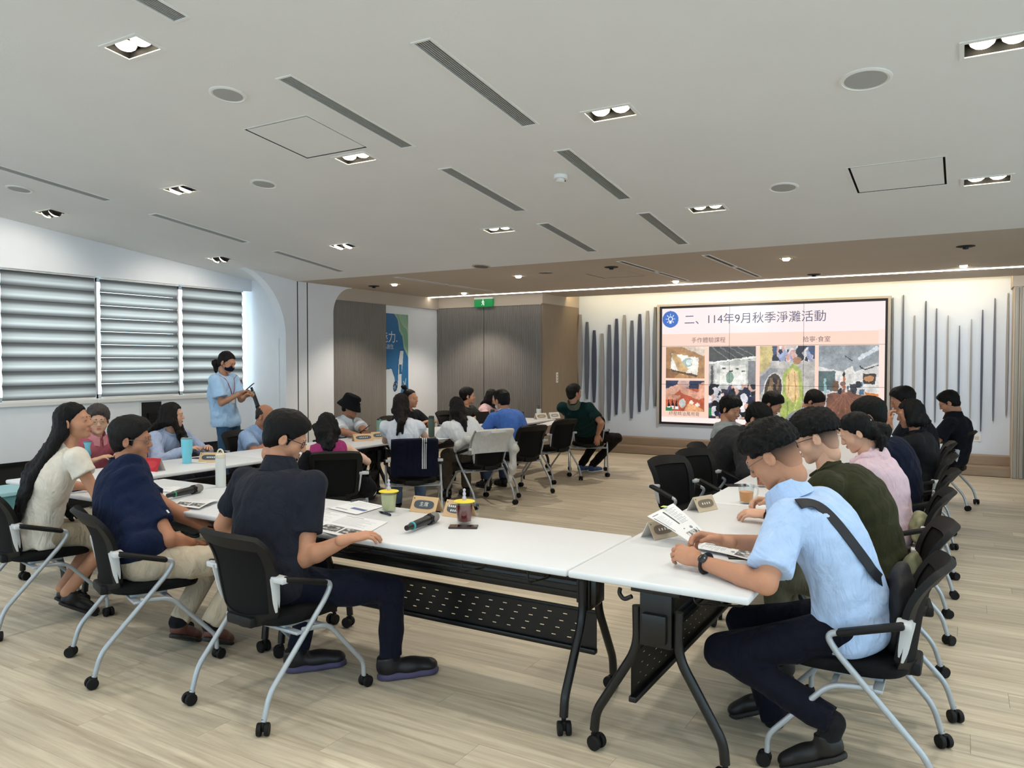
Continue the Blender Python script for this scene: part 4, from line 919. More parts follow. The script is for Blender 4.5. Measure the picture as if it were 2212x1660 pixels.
def hand_blob(tx, pose):
    """wrist at origin, fingers +y, back of hand +z, thumb towards tx*x"""
    b = Blob(); b.cap((0, -.035, 0), (0, .01, 0), .027, .025, .012); b.ell((0, .05, 0), (.041, .054, .0175), k=.018); b.ell((tx*.024, .03, -.008), (.017, .032, .017), k=.014)
    c = {'flat': (4, 7, 6), 'rest': (16, 22, 16), 'grip': (52, 62, 40), 'hold': (38, 34, 22), 'fist': (66, 84, 60)}[pose]
    sp = {'flat': 5, 'rest': 3.5, 'grip': 1.5, 'hold': 2.5, 'fist': 0}[pose]
    for i, (x, y, L_, r) in enumerate([(.030, .090, .072, .0094), (.010, .096, .080, .0097), (-.011, .093, .074, .0092), (-.031, .083, .058, .0082)]):
        p = np.array([tx*x, y, 0.0]); a = 0.0; sa = R(sp*(1.5-i)); q = [p.copy()]
        for f, ang in zip((.46, .30, .24), c):
            a += ang+(2.5*i if pose != 'flat' else 0); d = np.array([tx*math.sin(sa)*math.cos(R(a)), math.cos(sa)*math.cos(R(a)), -math.sin(R(a))]); p = p+d*L_*f; q.append(p.copy())
        b.cap((tx*x*.8, y-.03, -.001), q[0], r*1.1, r*1.12, .010); b.path(q, [r*1.1, r*1.02, r*.94, r*.80], .003)
    if pose in ('flat', 'rest'): th = [(tx*.030, .018, -.006), (tx*.056, .052, -.014), (tx*.062, .084, -.020)]
    else: th = [(tx*.030, .018, -.008), (tx*.046, .055, -.024), (tx*.026, .084, -.034)]
    b.path([np.array(q) for q in th], [.0135, .0115, .0092], .008)
    return b
def orient(fwd, up):
    f = nrm(fwd); u = np.asarray(up, float); u = nrm(u-f*(u@f)); r = np.cross(f, u); return np.stack([r, f, u], 1)
def elbow(S, W, l1, l2, pole):
    v = W-S; d = np.linalg.norm(v); k = max(1.0, d/(l1+l2)*1.004); l1, l2 = l1*k, l2*k; u = v/d
    a = (l1*l1-l2*l2+d*d)/(2*d); hgt = math.sqrt(max(l1*l1-a*a, 1e-6)); p = np.asarray(pole, float); p = p-u*(p@u); return S+u*a+nrm(p)*hgt
def glasses_obj(T, Rh, O, parent, col, rnd=False):
    b = MB(); g = lambda x, y, z: tuple(O+Rh@np.array([x, y, z])*T)
    for s in (-1, 1):
        n = 18; e = 2.0 if rnd else 3.0; pts = []
        for i in range(n):
            a = 2*math.pi*i/n; c, q = math.cos(a), math.sin(a)
            pts.append(g(s*.033+.024*math.copysign(abs(c)**(2/e), c), .098-.012*abs(s*.033+.024*c)/.057, -.002+.018*math.copysign(abs(q)**(2/e), q)))
        b.tube(pts, .0019, 6, close=True)
        b.tube([g(s*.057, .088, .004), g(s*.078, .05, .006), g(s*.082, .0, .004), g(s*.080, -.022, -.012)], .0018, 6)
    b.tube([g(-.010, .104, .002), g(0, .106, .005), g(.010, .104, .002)], .0018, 6)
    o = b.build('glasses', mat('glasses_'+col, rgb(*{'black': (28, 26, 26), 'gold': (170, 140, 90), 'grey': (110, 108, 106)}[col]), .3, .3), parent, True)
    return o
PEOPLE = {}
def person(key, label, seat, face, head, hyaw=0, hpitch=0, hroll=0, sex='m', skin='b', q=1.0, shirt=None, pants=(30, 32, 44), shoes=(22, 22, 24), hair=None, glasses=None, mask=None,
           armL=None, armR=None, legs=None, girth=1.0, hs=1.0, stand=False, skirt=False, barefoot_socks=None, hunch=.03, watch=None, seat_z=.455):
    root = empty('person', (seat[0], seat[1], 0), R(face), label, 'person', 'people in the meeting'); PEOPLE[key] = root
    Rw = rot('z', face); O3 = np.array([seat[0], seat[1], 0.0]); loc = lambda p: Rw.T@(np.asarray(p, float)-O3)
    Sk = skin_mat(skin); male = sex == 'm'
    hc = loc(head); Rh = rot('z', hyaw)@rot('x', -hpitch)@rot('y', hroll); T = hs*(1.0 if male else .95)
    H = lambda x, y, z: hc+Rh@np.array([x, y, z])*T
    pel = np.array([0, 0, seat_z+.095]) if not stand else np.array([0, 0, .93])
    nb = hc+rot('x', -hpitch*.35)@np.array([0, -.035, -.150])*T          # base of the neck
    sp = nb-pel; L_ = np.linalg.norm(sp); u = sp/L_; lat = np.array([1.0, 0, 0]); bk = nrm(np.cross(u, lat))   # forward of torso
    fw = bk if bk[1] > 0 else -bk
    tors = np.stack([lat, fw, u], 1)
    g = girth*(1.0 if male else .90); sw = .182*(1 if male else .88)*(.5+.5*girth)
    hb = -fw*hunch
    c_w, c_c = pel+sp*.30+hb*.7, pel+sp*.66+hb
    SH = {s: nb+lat*s*sw-u*.072+fw*.005 for s in (-1, 1)}
    # ---- arms
    l1, l2 = (.285, .250) if male else (.262, .232); AR = {}
    for s, a in ((-1, armL), (1, armR)):
        a = dict(a or {}); w = a.get('w'); w = np.array([s*.13, .40, .775]) if w is None else (loc(w) if not a.get('local') else np.asarray(w, float))
        E = loc(a['e']) if 'e' in a else elbow(SH[s], w, l1, l2, a.get('pole', (s*.9, -.25, -.8)))
        d = a.get('dir'); d = (Rw.T@np.asarray(d, float)) if d is not None else w-E
        up = a.get('up'); up = (Rw.T@np.asarray(up, float)) if up is not None else np.array([s*.15, 0, 1.0])
        AR[s] = (E, w, nrm(d), up, a.get('hand', 'rest'))
    # ---- legs
    hip = {s: pel+np.array([s*.088*(.6+.4*g), .02, -.02]) for s in (-1, 1)}
    if stand: LG = {s: (hip[s]+np.array([s*.015, .03, -.42]), hip[s]+np.array([s*.025, .0, -.83])) for s in (-1, 1)}
    else:
        LG = {s: (np.array([s*.125, .43, seat_z+.055]), np.array([s*.125, .40, .095])) for s in (-1, 1)}
        for s, kk in ((-1, 'L'), (1, 'R')):
            if legs and kk in legs: LG[s] = (loc(legs[kk][0]), loc(legs[kk][1]))
    # ---- body: torso, limbs and neck in one surface; finer head and hands flow out of it
    k = .05; ra = .046*(1 if male else .82)*(.7+.3*g)
    TP = [(0, .150, .112), (.14, .152, .114), (.28, .140, .106), (.42, .138, .106), (.56, .150, .110), (.70, .160, .108), (.83, .150, .094)]
    if not male: TP = [(0, .158, .112), (.14, .156, .110), (.28, .134, .098), (.42, .130, .098), (.56, .142, .108), (.70, .148, .104), (.83, .140, .088)]
    def spine(t): return pel+sp*t-fw*hunch*(4*t*(1-t))*1.25
    def torso(bl, th, sc=1.0, lo=0.0, hi=1.0):
        for t, rx, ry in TP:
            if lo <= t <= hi: bl.ell(spine(t), ((rx*g+th)*sc, (ry*g+th)*sc, .085), tors, .055)
    b = Blob(); torso(b, 0, .80)
    b.cap(SH[-1], SH[1], .050, .050, k); b.cap(nb-u*.02, H(0, -.02, -.06), .056*(1 if male else .86), .053*(1 if male else .86), .025)
    for s in (-1, 1):
        E, w, d, up, _ = AR[s]; b.cap(SH[s], E, ra*1.10, ra*.86, .02); m_ = E*.70+w*.30; b.path([E, m_, w], [ra*.86, ra*.90, ra*.57], .014)
        K, A = LG[s]; b.cap(hip[s], K, .078*g, .056, .03); b.cap(K, A, .054, .036, .02)
    parts = [(*b.solve(.0105*q), 0)]
    hd = Blob()
    hd.ell(H(0, -.014, .040), np.array((.0735, .094, .080))*T, Rh, .02); hd.ell(H(0, .026, -.018), np.array((.062, .066, .084))*T, Rh, .025); hd.ell(H(0, .030, -.074), np.array((.050, .050, .036))*T, Rh, .025); hd.ell(H(0, .068, -.096), np.array((.022, .019, .018))*T, Rh, .02)
    for s in (-1, 1):
        hd.ell(H(s*.042, .050, -.034), np.array((.026, .030, .030))*T, Rh, .02); hd.ell(H(s*.031, .098, .002), np.array((.017, .014, .011))*T, Rh, .010, sub=True); hd.ell(H(s*.031, .081, .000), np.array((.016, .012, .011))*T, Rh, .004)
        hd.ell(H(s*.079, -.008, -.010), np.array((.010, .021, .031))*T, Rh@rot('z', -s*22), .006); hd.ell(H(s*.090, -.002, -.008), np.array((.007, .012, .020))*T, Rh@rot('z', -s*22), .006, sub=True)
        hd.ell(H(s*.011, .098, -.032), np.array((.009, .010, .008))*T, Rh, .006)
    hd.cap(H(-.036, .082, .022), H(.036, .082, .022), .011*T, None, .015); hd.cap(H(0, .088, .012), H(0, .104, -.026), .008*T, .0115*T, .010); hd.cap(H(0, -.025, -.05), H(0, -.028, -.10), .052*T*(1 if male else .87), None, .02)
    hd.ell(H(0, .087, -.062), np.array((.022, .010, .011))*T, Rh, .008)
    parts.append((*hd.solve(.0058*q), 0))
    f = Blob(); f.ell(H(0, .0945, -.0565), np.array((.020, .0048, .0046))*T, Rh, .003); f.ell(H(0, .0935, -.066), np.array((.017, .0052, .0055))*T, Rh, .003); parts.append((*f.solve(.0026*max(1, q*.8)), 1))
    for s in (-1, 1):
        e = Blob().ell(H(s*.031, .0895, .000), np.array((.0115, .0042, .0030))*T, Rh, .001); parts.append((*e.solve(.0018*max(1, q*.8)), 2))
        e = Blob().cap(H(s*.017, .0935, .0215), H(s*.046, .0830, .0225), .0036*T, .0026*T, .002); parts.append((*e.solve(.0022*max(1, q*.8)), 3))
    for s in (-1, 1):
        E, w, d, up, pose = AR[s]; P, F = hand_blob(-s, pose).solve(.0042*max(1, q*.85)); Mh = orient(d, up); parts.append((P*(1.0 if male else .9)@Mh.T+w, F, 0))
    join_parts('body', parts, [Sk, M_lip, M_eye, M_brow], root)
    # ---- clothes
    shirt_o = None
    if shirt:
        sh = dict(shirt); col = sh['col']; m = sh.get('mat') or cloth(col, True); th = sh.get('fit', .016); slv = sh.get('sleeve', 'short')
        c = Blob(); torso(c, th); c.ell(pel-u*.03, (.156*g+th, .122*g+th, .09), tors, .05)
        if sh.get('belly'): c.ell(c_w+fw*.04, (.12*g, .11*g, .12), tors, .05)
        c.cap(SH[-1]-u*.004, SH[1]-u*.004, .054+th*.4, None, .05); c.cap(nb-u*.055, nb-u*.004, .075, .064, .03)
        for s in (-1, 1):
            E, w, _, _, _ = AR[s]
            if slv == 'short': e = SH[s]+(E-SH[s])*sh.get('slen', .68); c.cap(SH[s], e, ra*1.12+th*.75, ra*1.0+th*1.15, .025, flat=True)
            elif slv == 'cap': e = SH[s]+(E-SH[s])*.28; c.cap(SH[s], e, ra*1.15+th*.7, ra*1.2+th*1.0, .02, flat=True)
            elif slv == 'long': c.cap(SH[s], E, ra*1.12+th*.8, ra*.98+th*.8, .025); c.cap(E, E*.06+w*.94, ra*.98+th*.8, ra*.66+th*.75, .02, flat=True)
        hem = sh.get('hem', seat_z+.012 if not stand else .83); c.cut((0, 0, hem), (0, 0, -1), .004)
        if slv == 'none':
            for s in (-1, 1): c.ell(SH[s]+lat*s*.045+u*.005, (.055, .10, .10), tors, .012, sub=True)
        nk = sh.get('neck', .0)     # wider opening at the neck
        c.ell(nb+u*.035+fw*(.03+nk), (.062+nk, .070+nk, .05), tors, .012, sub=True)
        c.disp(wob(sh.get('fold', .0035), sh.get('ff', 34), sum(map(ord, key)), .7))
        so = blob_obj('shirt', c, .0085*q, m, root); shirt_o = so
        cl = sh.get('collar')
        if cl in ('polo', 'shirt'):
            rr = .066*(1 if male else .9)+.004; cc = nb+u*.012+fw*.010
            def fn(a, v, rr=rr):
                ang = R(90)+R(12)+a*R(336); ro = rr*(1.02-.04*v) if v > .5 else rr*(1.02+.36*(1-2*v)); hz = .052*v-.004 if v > .5 else .022+(.0+.048*(v-.5)*0)-.030*(1-2*v)+.0
                hz = .045*(1-abs(2*v-1)) - (.030 if v < .5 else .012)*abs(2*v-1)
                fr = max(0, math.sin(ang)); return tuple(cc+lat*math.cos(ang)*ro+fw*math.sin(ang)*ro*1.10+u*(hz-.028*fr-.004))
            me = sheet_mesh('collar', fn, np.linspace(0, 1, 37), np.linspace(0, 1, 9), .005, sh.get('cmat') or (cloth(sh['ccol'], True) if 'ccol' in sh else m)); new_obj('collar', me, so)
        elif cl == 'hood':
            h_ = Blob(); pts = [nb+lat*(.085*math.cos(R(a)))+fw*(.075*math.sin(R(a))+.0)+u*(.000-.035*max(0, math.sin(R(a)))) for a in range(60, 481, 30)]
            h_.path(pts, [.020]*len(pts), .02); h_.ell(nb-fw*.090-u*.045, (.095, .040, .075), tors, .03); h_.disp(wob(.005, 40, 3)); blob_obj('hood', h_, .0085*q, m, so)
        elif cl == 'crew':
            bnd = MB().tube([tuple(nb+lat*math.cos(R(a))*.071+fw*(math.sin(R(a))*.078+.012)+u*(.008-.022*max(0, math.sin(R(a))))) for a in range(0, 360, 15)], .0075, 8, close=True)
            bnd.build('neckband', m, so, True)
    # trousers or skirt
    if pants:
        m = cloth(pants); t = Blob(); t.ell(pel-u*.01, (.160*g+.006, .122*g+.006, .105), tors if stand else None, .05); torso(t, .006, 1.0, 0, .1)
        for s in (-1, 1):
            K, A = LG[s]; d = nrm(A-K)
            if skirt:
                t.cap(hip[s], K*.96, .092*g, .084, .06); t.cap(K*.96, K+d*.16, .082, .09, .06, flat=True)
            else: t.cap(hip[s], K, .090*g, .070, .035); t.cap(K, A-d*.012, .066, .056, .02, flat=True)
        t.disp(wob(.0032, 38, 11+sum(map(ord, key)), .8)); blob_obj('skirt' if skirt else 'trousers', t, .0105*q, m, root)
    if shoes:
        for s in (-1, 1):
            K, A = LG[s]; fd = np.array([s*.12, 1.0, 0]); sg = A-K
            if legs and 'foot' in legs: fd = Rw.T@np.asarray(legs['foot'], float)
            fd = nrm(fd); pit = legs.get('pitch', 0) if legs else 0; z0 = max(0.0, .165*math.sin(R(pit))); ap = np.array([A[0], A[1], 0])
            fr = np.stack([np.cross(fd, [0, 0, 1.0]), fd, [0, 0, 1.0]], 1)@rot('x', -pit)
            Q = lambda x, y, z: ap+np.array([0, 0, z0])+fr@np.array([x, y, z])
            ss = (legs or {}).get('shoe', 1.1 if male else 1.0); Q = lambda x, y, z: ap+np.array([0, 0, z0])+fr@np.array([x*ss, y*ss, z*ss]); stk = (legs or {}).get('thick', .022)
            sB = Blob(); sB.ell(Q(0, -.01, .052), (.036*ss, .05*ss, .045*ss), fr, .02); sB.ell(Q(0, .075, .040), (.042*ss, .075*ss, .036*ss), fr, .025); sB.ell(Q(0, .145, .034), (.040*ss, .045*ss, .028*ss), fr, .02); sB.cap(Q(0, -.012, .055), Q(0, -.018, .094), .038*ss, .040*ss, .02, flat=True); sB.cut(Q(0, 0, .012), fr@np.array([0, 0, -1.0]))
            so = blob_obj('shoe', sB, .0085*q, mat('shoe_%d_%d_%d' % shoes, rgb(*shoes), .45), root)
            sl = Blob(); sl.ell(Q(0, .0, .012), (.038*ss, .058*ss, .03*ss), fr, .02); sl.ell(Q(0, .075, .012), (.043*ss, .085*ss, .03*ss), fr, .02); sl.ell(Q(0, .145, .012), (.042*ss, .05*ss, .03*ss), fr, .02); sl.cut(Q(0, 0, stk), fr@np.array([0, 0, 1.0])); sl.cut(Q(0, 0, .001), fr@np.array([0, 0, -1.0]))
            if not skirt: blob_obj('sock', Blob().path([Q(0, -.014, .07), A, A+(K-A)*.16], [.040*ss, .043, .046], .012), .010*q, cloth((34, 34, 38)), so)
            blob_obj('sole', sl, .0085*q, mat('sole_%s' % (legs or {}).get('sole', 'dark'), rgb(*{'dark': (30, 29, 30), 'purple': (72, 66, 96), 'white': (206, 206, 206)}[(legs or {}).get('sole', 'dark')]), .6), so)
    # ---- hair
    if hair:
        hr = dict(hair); hm = hair_mat(hr['col']); st = hr['style']; t = hr.get('t', .014); hb_ = Blob()
        line = lambda bl, y0=.086, z0=.066, n=(0, .748, -.663): bl.cut(H(0, y0, z0), Rh@np.array(n), .006)
        ears = lambda bl: [bl.ell(H(s*.088, .004, -.014), np.array((.024, .030, .036))*T, Rh, .008, sub=True) for s in (-1, 1)]
        if st in ('short', 'under', 'part'):
            hb_.ell(H(0, -.016, .042), np.array((.0745+t, .096+t, .083+t))*T, Rh, .02)
            if st != 'under': hb_.ell(H(0, -.052, -.030), np.array((.060+t*.4, .044+t*.5, .055))*T, Rh, .03)
            hb_.ell(H(0, .018, .082), np.array((.062+t*.3, .072, .040+t*.6))*T, Rh, .03)
            if st == 'under': hb_.cut(H(0, 0, .020), Rh@np.array((0, .12, -1.0)), .012)
            line(hb_); ears(hb_)
            if st != 'under':
                for s in (-1, 1): hb_.cap(H(s*.0725, .022, .02), H(s*.0715, .020, -.024), .0085*T, .005*T, .008)
            fr_ = hr.get('mess', .003); hb_.disp(wob(fr_*.7, 75, 5)); hb_.disp(wob(fr_*.55, 280, 9))
            if st == 'under':
                fd_ = Blob(); fd_.ell(H(0, -.016, .038), np.array((.0758, .0967, .083))*T, Rh, .02); fd_.ell(H(0, -.052, -.040), np.array((.0575, .0415, .055))*T, Rh, .03); line(fd_, .080, .060); ears(fd_); fd_.cut(H(0, 0, .045), Rh@np.array((0, 0, 1.0)))
                fo = blob_obj('hair_fade', fd_, .006*q, vcol_mat('stubble', 0, .8), root); co = np.empty(len(fo.data.vertices)*3, np.float32); fo.data.vertices.foreach_get('co', co); zl = ((co.reshape(-1, 3)-hc)@Rh)[:, 2]/T
                dn = np.clip((zl+.075)/.095, 0, 1)[:, None]**.8; sk_ = np.array(Sk.node_tree.nodes['Principled BSDF'].inputs['Base Color'].default_value[:3]); cc = np.ones((len(zl), 4), np.float32); cc[:, :3] = sk_*(1-dn)+np.array(rgb(16, 14, 13))*dn
                fo.data.color_attributes.new('Col', 'FLOAT_COLOR', 'POINT').data.foreach_set('color', cc.ravel())
        elif st == 'bald':
            hb_.ell(H(0, -.018, .030), np.array((.0775, .0985, .080))*T, Rh, .02); hb_.ell(H(0, -.052, -.034), np.array((.060, .043, .05))*T, Rh, .03); line(hb_, .02, .05); hb_.cut(H(0, -.02, .072), Rh@np.array((0, .55, .83)), .008); ears(hb_); hb_.disp(wob(.0015, 300, 5))
        elif st == 'bun':
            hb_.ell(H(0, -.016, .042), np.array((.077, .099, .086))*T, Rh, .02); line(hb_, .062, .082); ears(hb_); hb_.cap(H(0, -.05, .115), H(0, -.085, .150), .020*T, .024*T, .02); hb_.ell(H(0, -.095, .155), np.array((.040, .036, .032))*T, Rh, .012); hb_.disp(wob(.002, 200, 4))
        else:   # long, bob, pony
            hb_.ell(H(0, -.016, .040), np.array((.079+t*.3, .101+t*.3, .088+t*.3))*T, Rh, .02); hb_.ell(H(0, -.045, -.02), np.array((.078, .060, .075))*T, Rh, .03); line(hb_, .074, .070)
            g2 = np.random.default_rng(sum(map(ord, key)))
            if st in ('long', 'bob'):
                ln = hr.get('len', .30); hw = hr.get('w', .085); n = hr.get('n', 13)
                for i in range(n):
                    a = -1+2*i/(n-1); ang = R(90+a*hr.get('wrap', 112)); x0, y0 = math.cos(ang)*hw, -math.sin(ang)*.088
                    p0 = H(x0*.80, y0*.85-.01, .03); p1 = H(x0*1.02, y0*1.05-.012, -.06); flo = hr.get('front', .0)*max(0, -math.sin(ang)+.2)
                    L2 = ln*g2.uniform(.86, 1.06)*(1-hr.get('tp', .35)*abs(a)); p2 = p1+np.array([g2.normal(0, .008)+a*.004-x0*.18, g2.normal(0, .006)-.012+flo, -L2*.5]); p3 = p2+np.array([g2.normal(0, .012)-x0*.35, g2.normal(0, .010)+hr.get('sweep', 0), -L2*.5])
                    # keep the strands outside the back
                    for p_ in (p2, p3):
                        rel = p_-nb; up_ = rel@u; f_ = rel@fw
                        if up_ < 0 and abs(rel@lat) < sw and -.165 < f_ < .14:
                            off_ = (-.128-hunch) if y0 < .03 else .150; p_ += fw*(off_-f_)
                    hb_.path([p0, p1, p2, p3], [.028, .030, .026, .011], .014)
                if hr.get('bangs'): hb_.ell(H(0, .070, .045), np.array((.062, .030, .026))*T, Rh, .015)
            elif st == 'pony':
                hb_.cap(H(0, -.095, .0+hr.get('h', 0)), H(0, -.125, -.015+hr.get('h', 0)), .026, .024, .02); pts = [H(0, -.125, -.015+hr.get('h', 0)), H(0, -.140, -.06)+np.array([0, 0, -.0]), H(0, -.115, -.11)+np.array([0, 0, -hr.get('len', .12)*.4])]; hb_.path(pts, [.026, hr.get('pr', .036), .014], .02)
                if hr.get('loose'):
                    for i in range(9):
                        a = -1+i/4; hb_.path([H(a*.05, -.10, -.03), H(a*.075, -.115, -.10), H(a*.07+g2.normal(0, .01), -.10, -.10)+np.array([0, 0, -.07])], [.024, .022, .008], .012)
                ears(hb_)
            hb_.disp(wob(hr.get('mess', .0028), 120, 5, .25)); hb_.disp(wob(.0016, 320, 8, .2))
        blob_obj('hair', hb_, .0062*q, hm, root)
    if glasses: glasses_obj(T, Rh, hc, root, glasses, glasses == 'gold')
    if mask:
        mk = Blob(); mk.ell(H(0, .040, -.050), np.array((.068, .074, .050))*T, Rh, .01); mk.cut(H(0, .030, 0), Rh@np.array((0, -1.0, 0)), .004); mk.cut(H(0, .09, -.012), Rh@np.array((0, -.15, 1.0)), .004)
        mo = blob_obj('face_mask', mk, .005*q, cloth(mask), root)
        bb = MB()
        for s in (-1, 1): bb.tube([tuple(H(s*.066, .035, -.03)), tuple(H(s*.078, .01, .005)), tuple(H(s*.084, -.018, .012))], .0018, 6); bb.tube([tuple(H(s*.062, .035, -.075)), tuple(H(s*.076, .0, -.045)), tuple(H(s*.084, -.020, -.030))], .0018, 6)
        bb.build('ear_loop', cloth(mask), mo)
    for s in ((watch,) if watch else ()):
        E, w, d, up, _ = AR[s]; dd = nrm(w-E); c = w-dd*.045; fr = orient(dd, up); Mx = Matrix([[*fr[i], c[i]] for i in range(3)]+[[0, 0, 0, 1]])
        wb = MB().tube([tuple(Mx @ Vector((.036*math.cos(R(a)), 0, .033*math.sin(R(a))))) for a in range(0, 360, 20)], .0035, 8, close=True, flat=(1, 3.2)).build('wristwatch', mat('watch_black', rgb(30, 30, 32), .45), root, True)
        MB().lathe([(.001, .038), (.017, .038), (.020, .036), (.021, .030), (.018, .028)], n=24, M=Mx).build('watch_face', mat('watch_glass', rgb(52, 56, 60), .15), wb, True)
    return dict(spine=spine, H=H, AR=AR, nb=nb, Rw=Rw, O=O3, SH=SH, pel=pel, u=u, fw=fw, lat=lat, c_c=c_c, c_w=c_w, hip=hip, LG=LG, root=root, shirt=shirt_o, tors=tors, wl=lambda p: Rw@np.asarray(p)+O3)

# ------------------------------------------------------------------ front row, backs to the camera
V = np.array
Z = lambda x, y, z: onz(x, y, z)
p1 = person('P1', 'person in a charcoal polo shirt with glasses, one hand on the table edge', (-2.85, 2.56), 10, ony(618, 945, 2.72), hyaw=-56, hpitch=24, skin='b', q=.9, girth=1.16,
    shirt=dict(col=(42, 45, 56), collar='polo', sleeve='short', slen=.66, fit=.020, fold=.003), pants=(24, 28, 46), shoes=(24, 22, 26), hair=dict(style='part', col=(11, 9, 9), t=.016, mess=.002), glasses='black',
    armR=dict(w=onz(752, 1165, .775), e=ony(657, 1208, 2.60), hand='rest', dir=(.55, .8, .12), up=(-.15, -.45, 1)), armL=dict(w=V([-3.12, 2.78, .64]), pole=(-1, -.6, -.1), hand='rest', dir=(.7, .6, -.2)),
    legs=dict(R=(ony(845, 1275, 2.98), ony(845, 1420, 3.00)), L=(V([-2.98, 2.98, .50]), V([-2.95, 2.83, .10])), foot=(.62, .80, 0), sole='purple', shoe=1.27, thick=.034))
p2 = person('P2', 'person in a navy polo and khaki trousers with thin glasses, hands in lap', (-3.80, 2.50), -20, ony(284, 950, 2.66), hyaw=-28, hpitch=4, skin='c', q=.95, girth=1.12,
    shirt=dict(col=(26, 38, 71), collar='polo', sleeve='short', slen=.74, fit=.022, belly=True, fold=.003), pants=(184, 170, 150), shoes=(92, 52, 46), hair=dict(style='short', col=(20, 17, 16), t=.016, mess=.0025), glasses='grey',
    armR=dict(w=ony(424, 1178, 2.78), e=ony(364, 1165, 2.56), hand='rest', dir=(-.5, .9, -.1)), armL=dict(w=V([-3.70, 2.92, .62]), pole=(-1, -.4, -.4), hand='rest'),
    legs=dict(R=(V([-3.40, 2.90, .51]), V([-3.52, 2.74, .165])), L=(V([-3.72, 2.96, .51]), V([-3.72, 2.68, .165])), foot=(-.35, .9, 0), pitch=25))
p3 = person('P3', 'person in a cream top with straight black hair down to the waist', (-4.93, 2.58), -12, ony(160, 912, 2.72), hyaw=-44, hpitch=-8, sex='f', skin='b', q=.95,
    shirt=dict(col=(220, 212, 200), sleeve='short', slen=.42, fit=.030, fold=.006, ff=28, neck=.01), pants=(156, 144, 124), skirt=True, shoes=(24, 24, 28), hair=dict(style='long', col=(9, 8, 9), len=.66, w=.080, wrap=76, tp=.1, n=17, mess=.0015),
    armR=dict(w=V([-4.60, 2.93, .76]), pole=(.8, -.3, -.8), hand='rest'), armL=dict(w=V([-4.95, 2.98, .76]), hand='rest'),
    legs=dict(R=(V([-4.72, 2.97, .50]), V([-4.76, 2.66, .175])), L=(V([-4.90, 2.99, .50]), V([-4.88, 2.70, .175])), foot=(.3, .9, 0), pitch=30))
# ------------------------------------------------------------------ right hand row, outer side, facing the inner side
r1 = person('R1', 'person in a pale blue short-sleeved shirt reading a stapled handout, black strap across back', (-.38, 3.33), 90, ony(1668, 985, 3.26), hyaw=-4, hpitch=34, skin='b', q=.85, hs=1.06, girth=1.06,
    shirt=dict(col=(178, 202, 238), collar='shirt', sleeve='short', slen=.80, fit=.030, hem=.462, fold=.0048, ff=30), pants=(22, 24, 38), shoes=(18, 18, 20), hair=dict(style='under', col=(9, 8, 8), t=.022, mess=.005), glasses='grey', watch=-1, hunch=.05,
    armL=dict(w=onz(1508, 1212, .785), e=onz(1655, 1262, .775), hand='hold', dir=(-1, .15, .25), up=(.2, -.75, .6)), armR=dict(w=onz(1560, 1168, .84), e=onz(1700, 1182, .80), hand='hold', dir=(-1, -.25, .15), up=(0, .6, .8)),
    legs=dict(L=(ony(1560, 1408, 3.14), ony(1800, 1562, 3.12)), R=(ony(1605, 1345, 3.44), ony(1672, 1555, 3.46)), foot=(-1, .06, 0), pitch=26))
r2 = person('R2', 'person in an olive green sweater with glasses, hands joined by an amber drink', (-.38, 4.13), 92, ony(1762, 945, 4.10), hyaw=2, hpitch=22, skin='a', q=1.0, hs=1.03, girth=1.1,
    shirt=dict(col=(62, 62, 40), collar='crew', sleeve='short', slen=.85, fit=.030, fold=.004), pants=(110, 108, 92), hair=dict(style='under', col=(11, 9, 9), t=.022, mess=.005), glasses='black', watch=-1, hunch=.06,
    armL=dict(w=onz(1655, 1112, .79), hand='rest', dir=(-1, .05, .0), up=(.0, -.3, 1)), armR=dict(w=onz(1672, 1085, .81), hand='hold', dir=(-1, -.35, .1), up=(0, .5, .8)))
r3 = person('R3', 'person in a pale pink hoodie with a pearl hair clip', (-.40, 5.18), 90, ony(1850, 935, 5.16), hyaw=10, hpitch=28, sex='f', skin='a', q=1.15,
    shirt=dict(col=(214, 186, 196), collar='hood', sleeve='long', fit=.030, fold=.005), pants=(150, 150, 130), hair=dict(style='pony', col=(8, 8, 9), loose=True, len=.16, t=.02, pr=.050), hunch=.05)
r4 = person('R4', 'person in a navy jacket with a white collar between pink hoodie and bob', (-.40, 6.20), 90, ony(1878, 900, 6.2), hyaw=0, hpitch=22, skin='b', q=1.25, hs=1.05,
    shirt=dict(col=(26, 32, 54), collar='shirt', ccol=(222, 226, 234), sleeve='long', fit=.034, fold=.004), pants=(26, 28, 38), hair=dict(style='short', col=(9, 8, 8), t=.018, mess=.003), hunch=.06)
r5 = person('R5', 'person in black with a short bob, one hand raised to the chin', (-.30, 7.25), 92, ony(1966, 895, 7.2), hyaw=14, hpitch=12, sex='f', skin='b', q=1.3,
    shirt=dict(col=(36, 37, 40), collar='crew', sleeve='short', fit=.026, fold=.004), pants=(28, 30, 36), hair=dict(style='bob', col=(8, 8, 8), len=.055, w=.088, wrap=118, t=.02, mess=.004),
    armL=dict(w=ony(1922, 918, 7.1), pole=(-.3, .3, -1), hand='hold', dir=(-.15, .25, .95), up=(-.9, 0, .3)))
r6 = person('R6', 'tall person in dark clothes bent forward beside the wall slats', (-.38, 8.35), 90, ony(1950, 866, 8.35), hyaw=16, hpitch=16, skin='c', q=1.4, hs=1.05, girth=1.1,
    shirt=dict(col=(24, 26, 36), sleeve='long', collar='crew', fit=.030), pants=(24, 26, 34), hair=dict(style='short', col=(9, 8, 8), t=.014), hunch=.06)
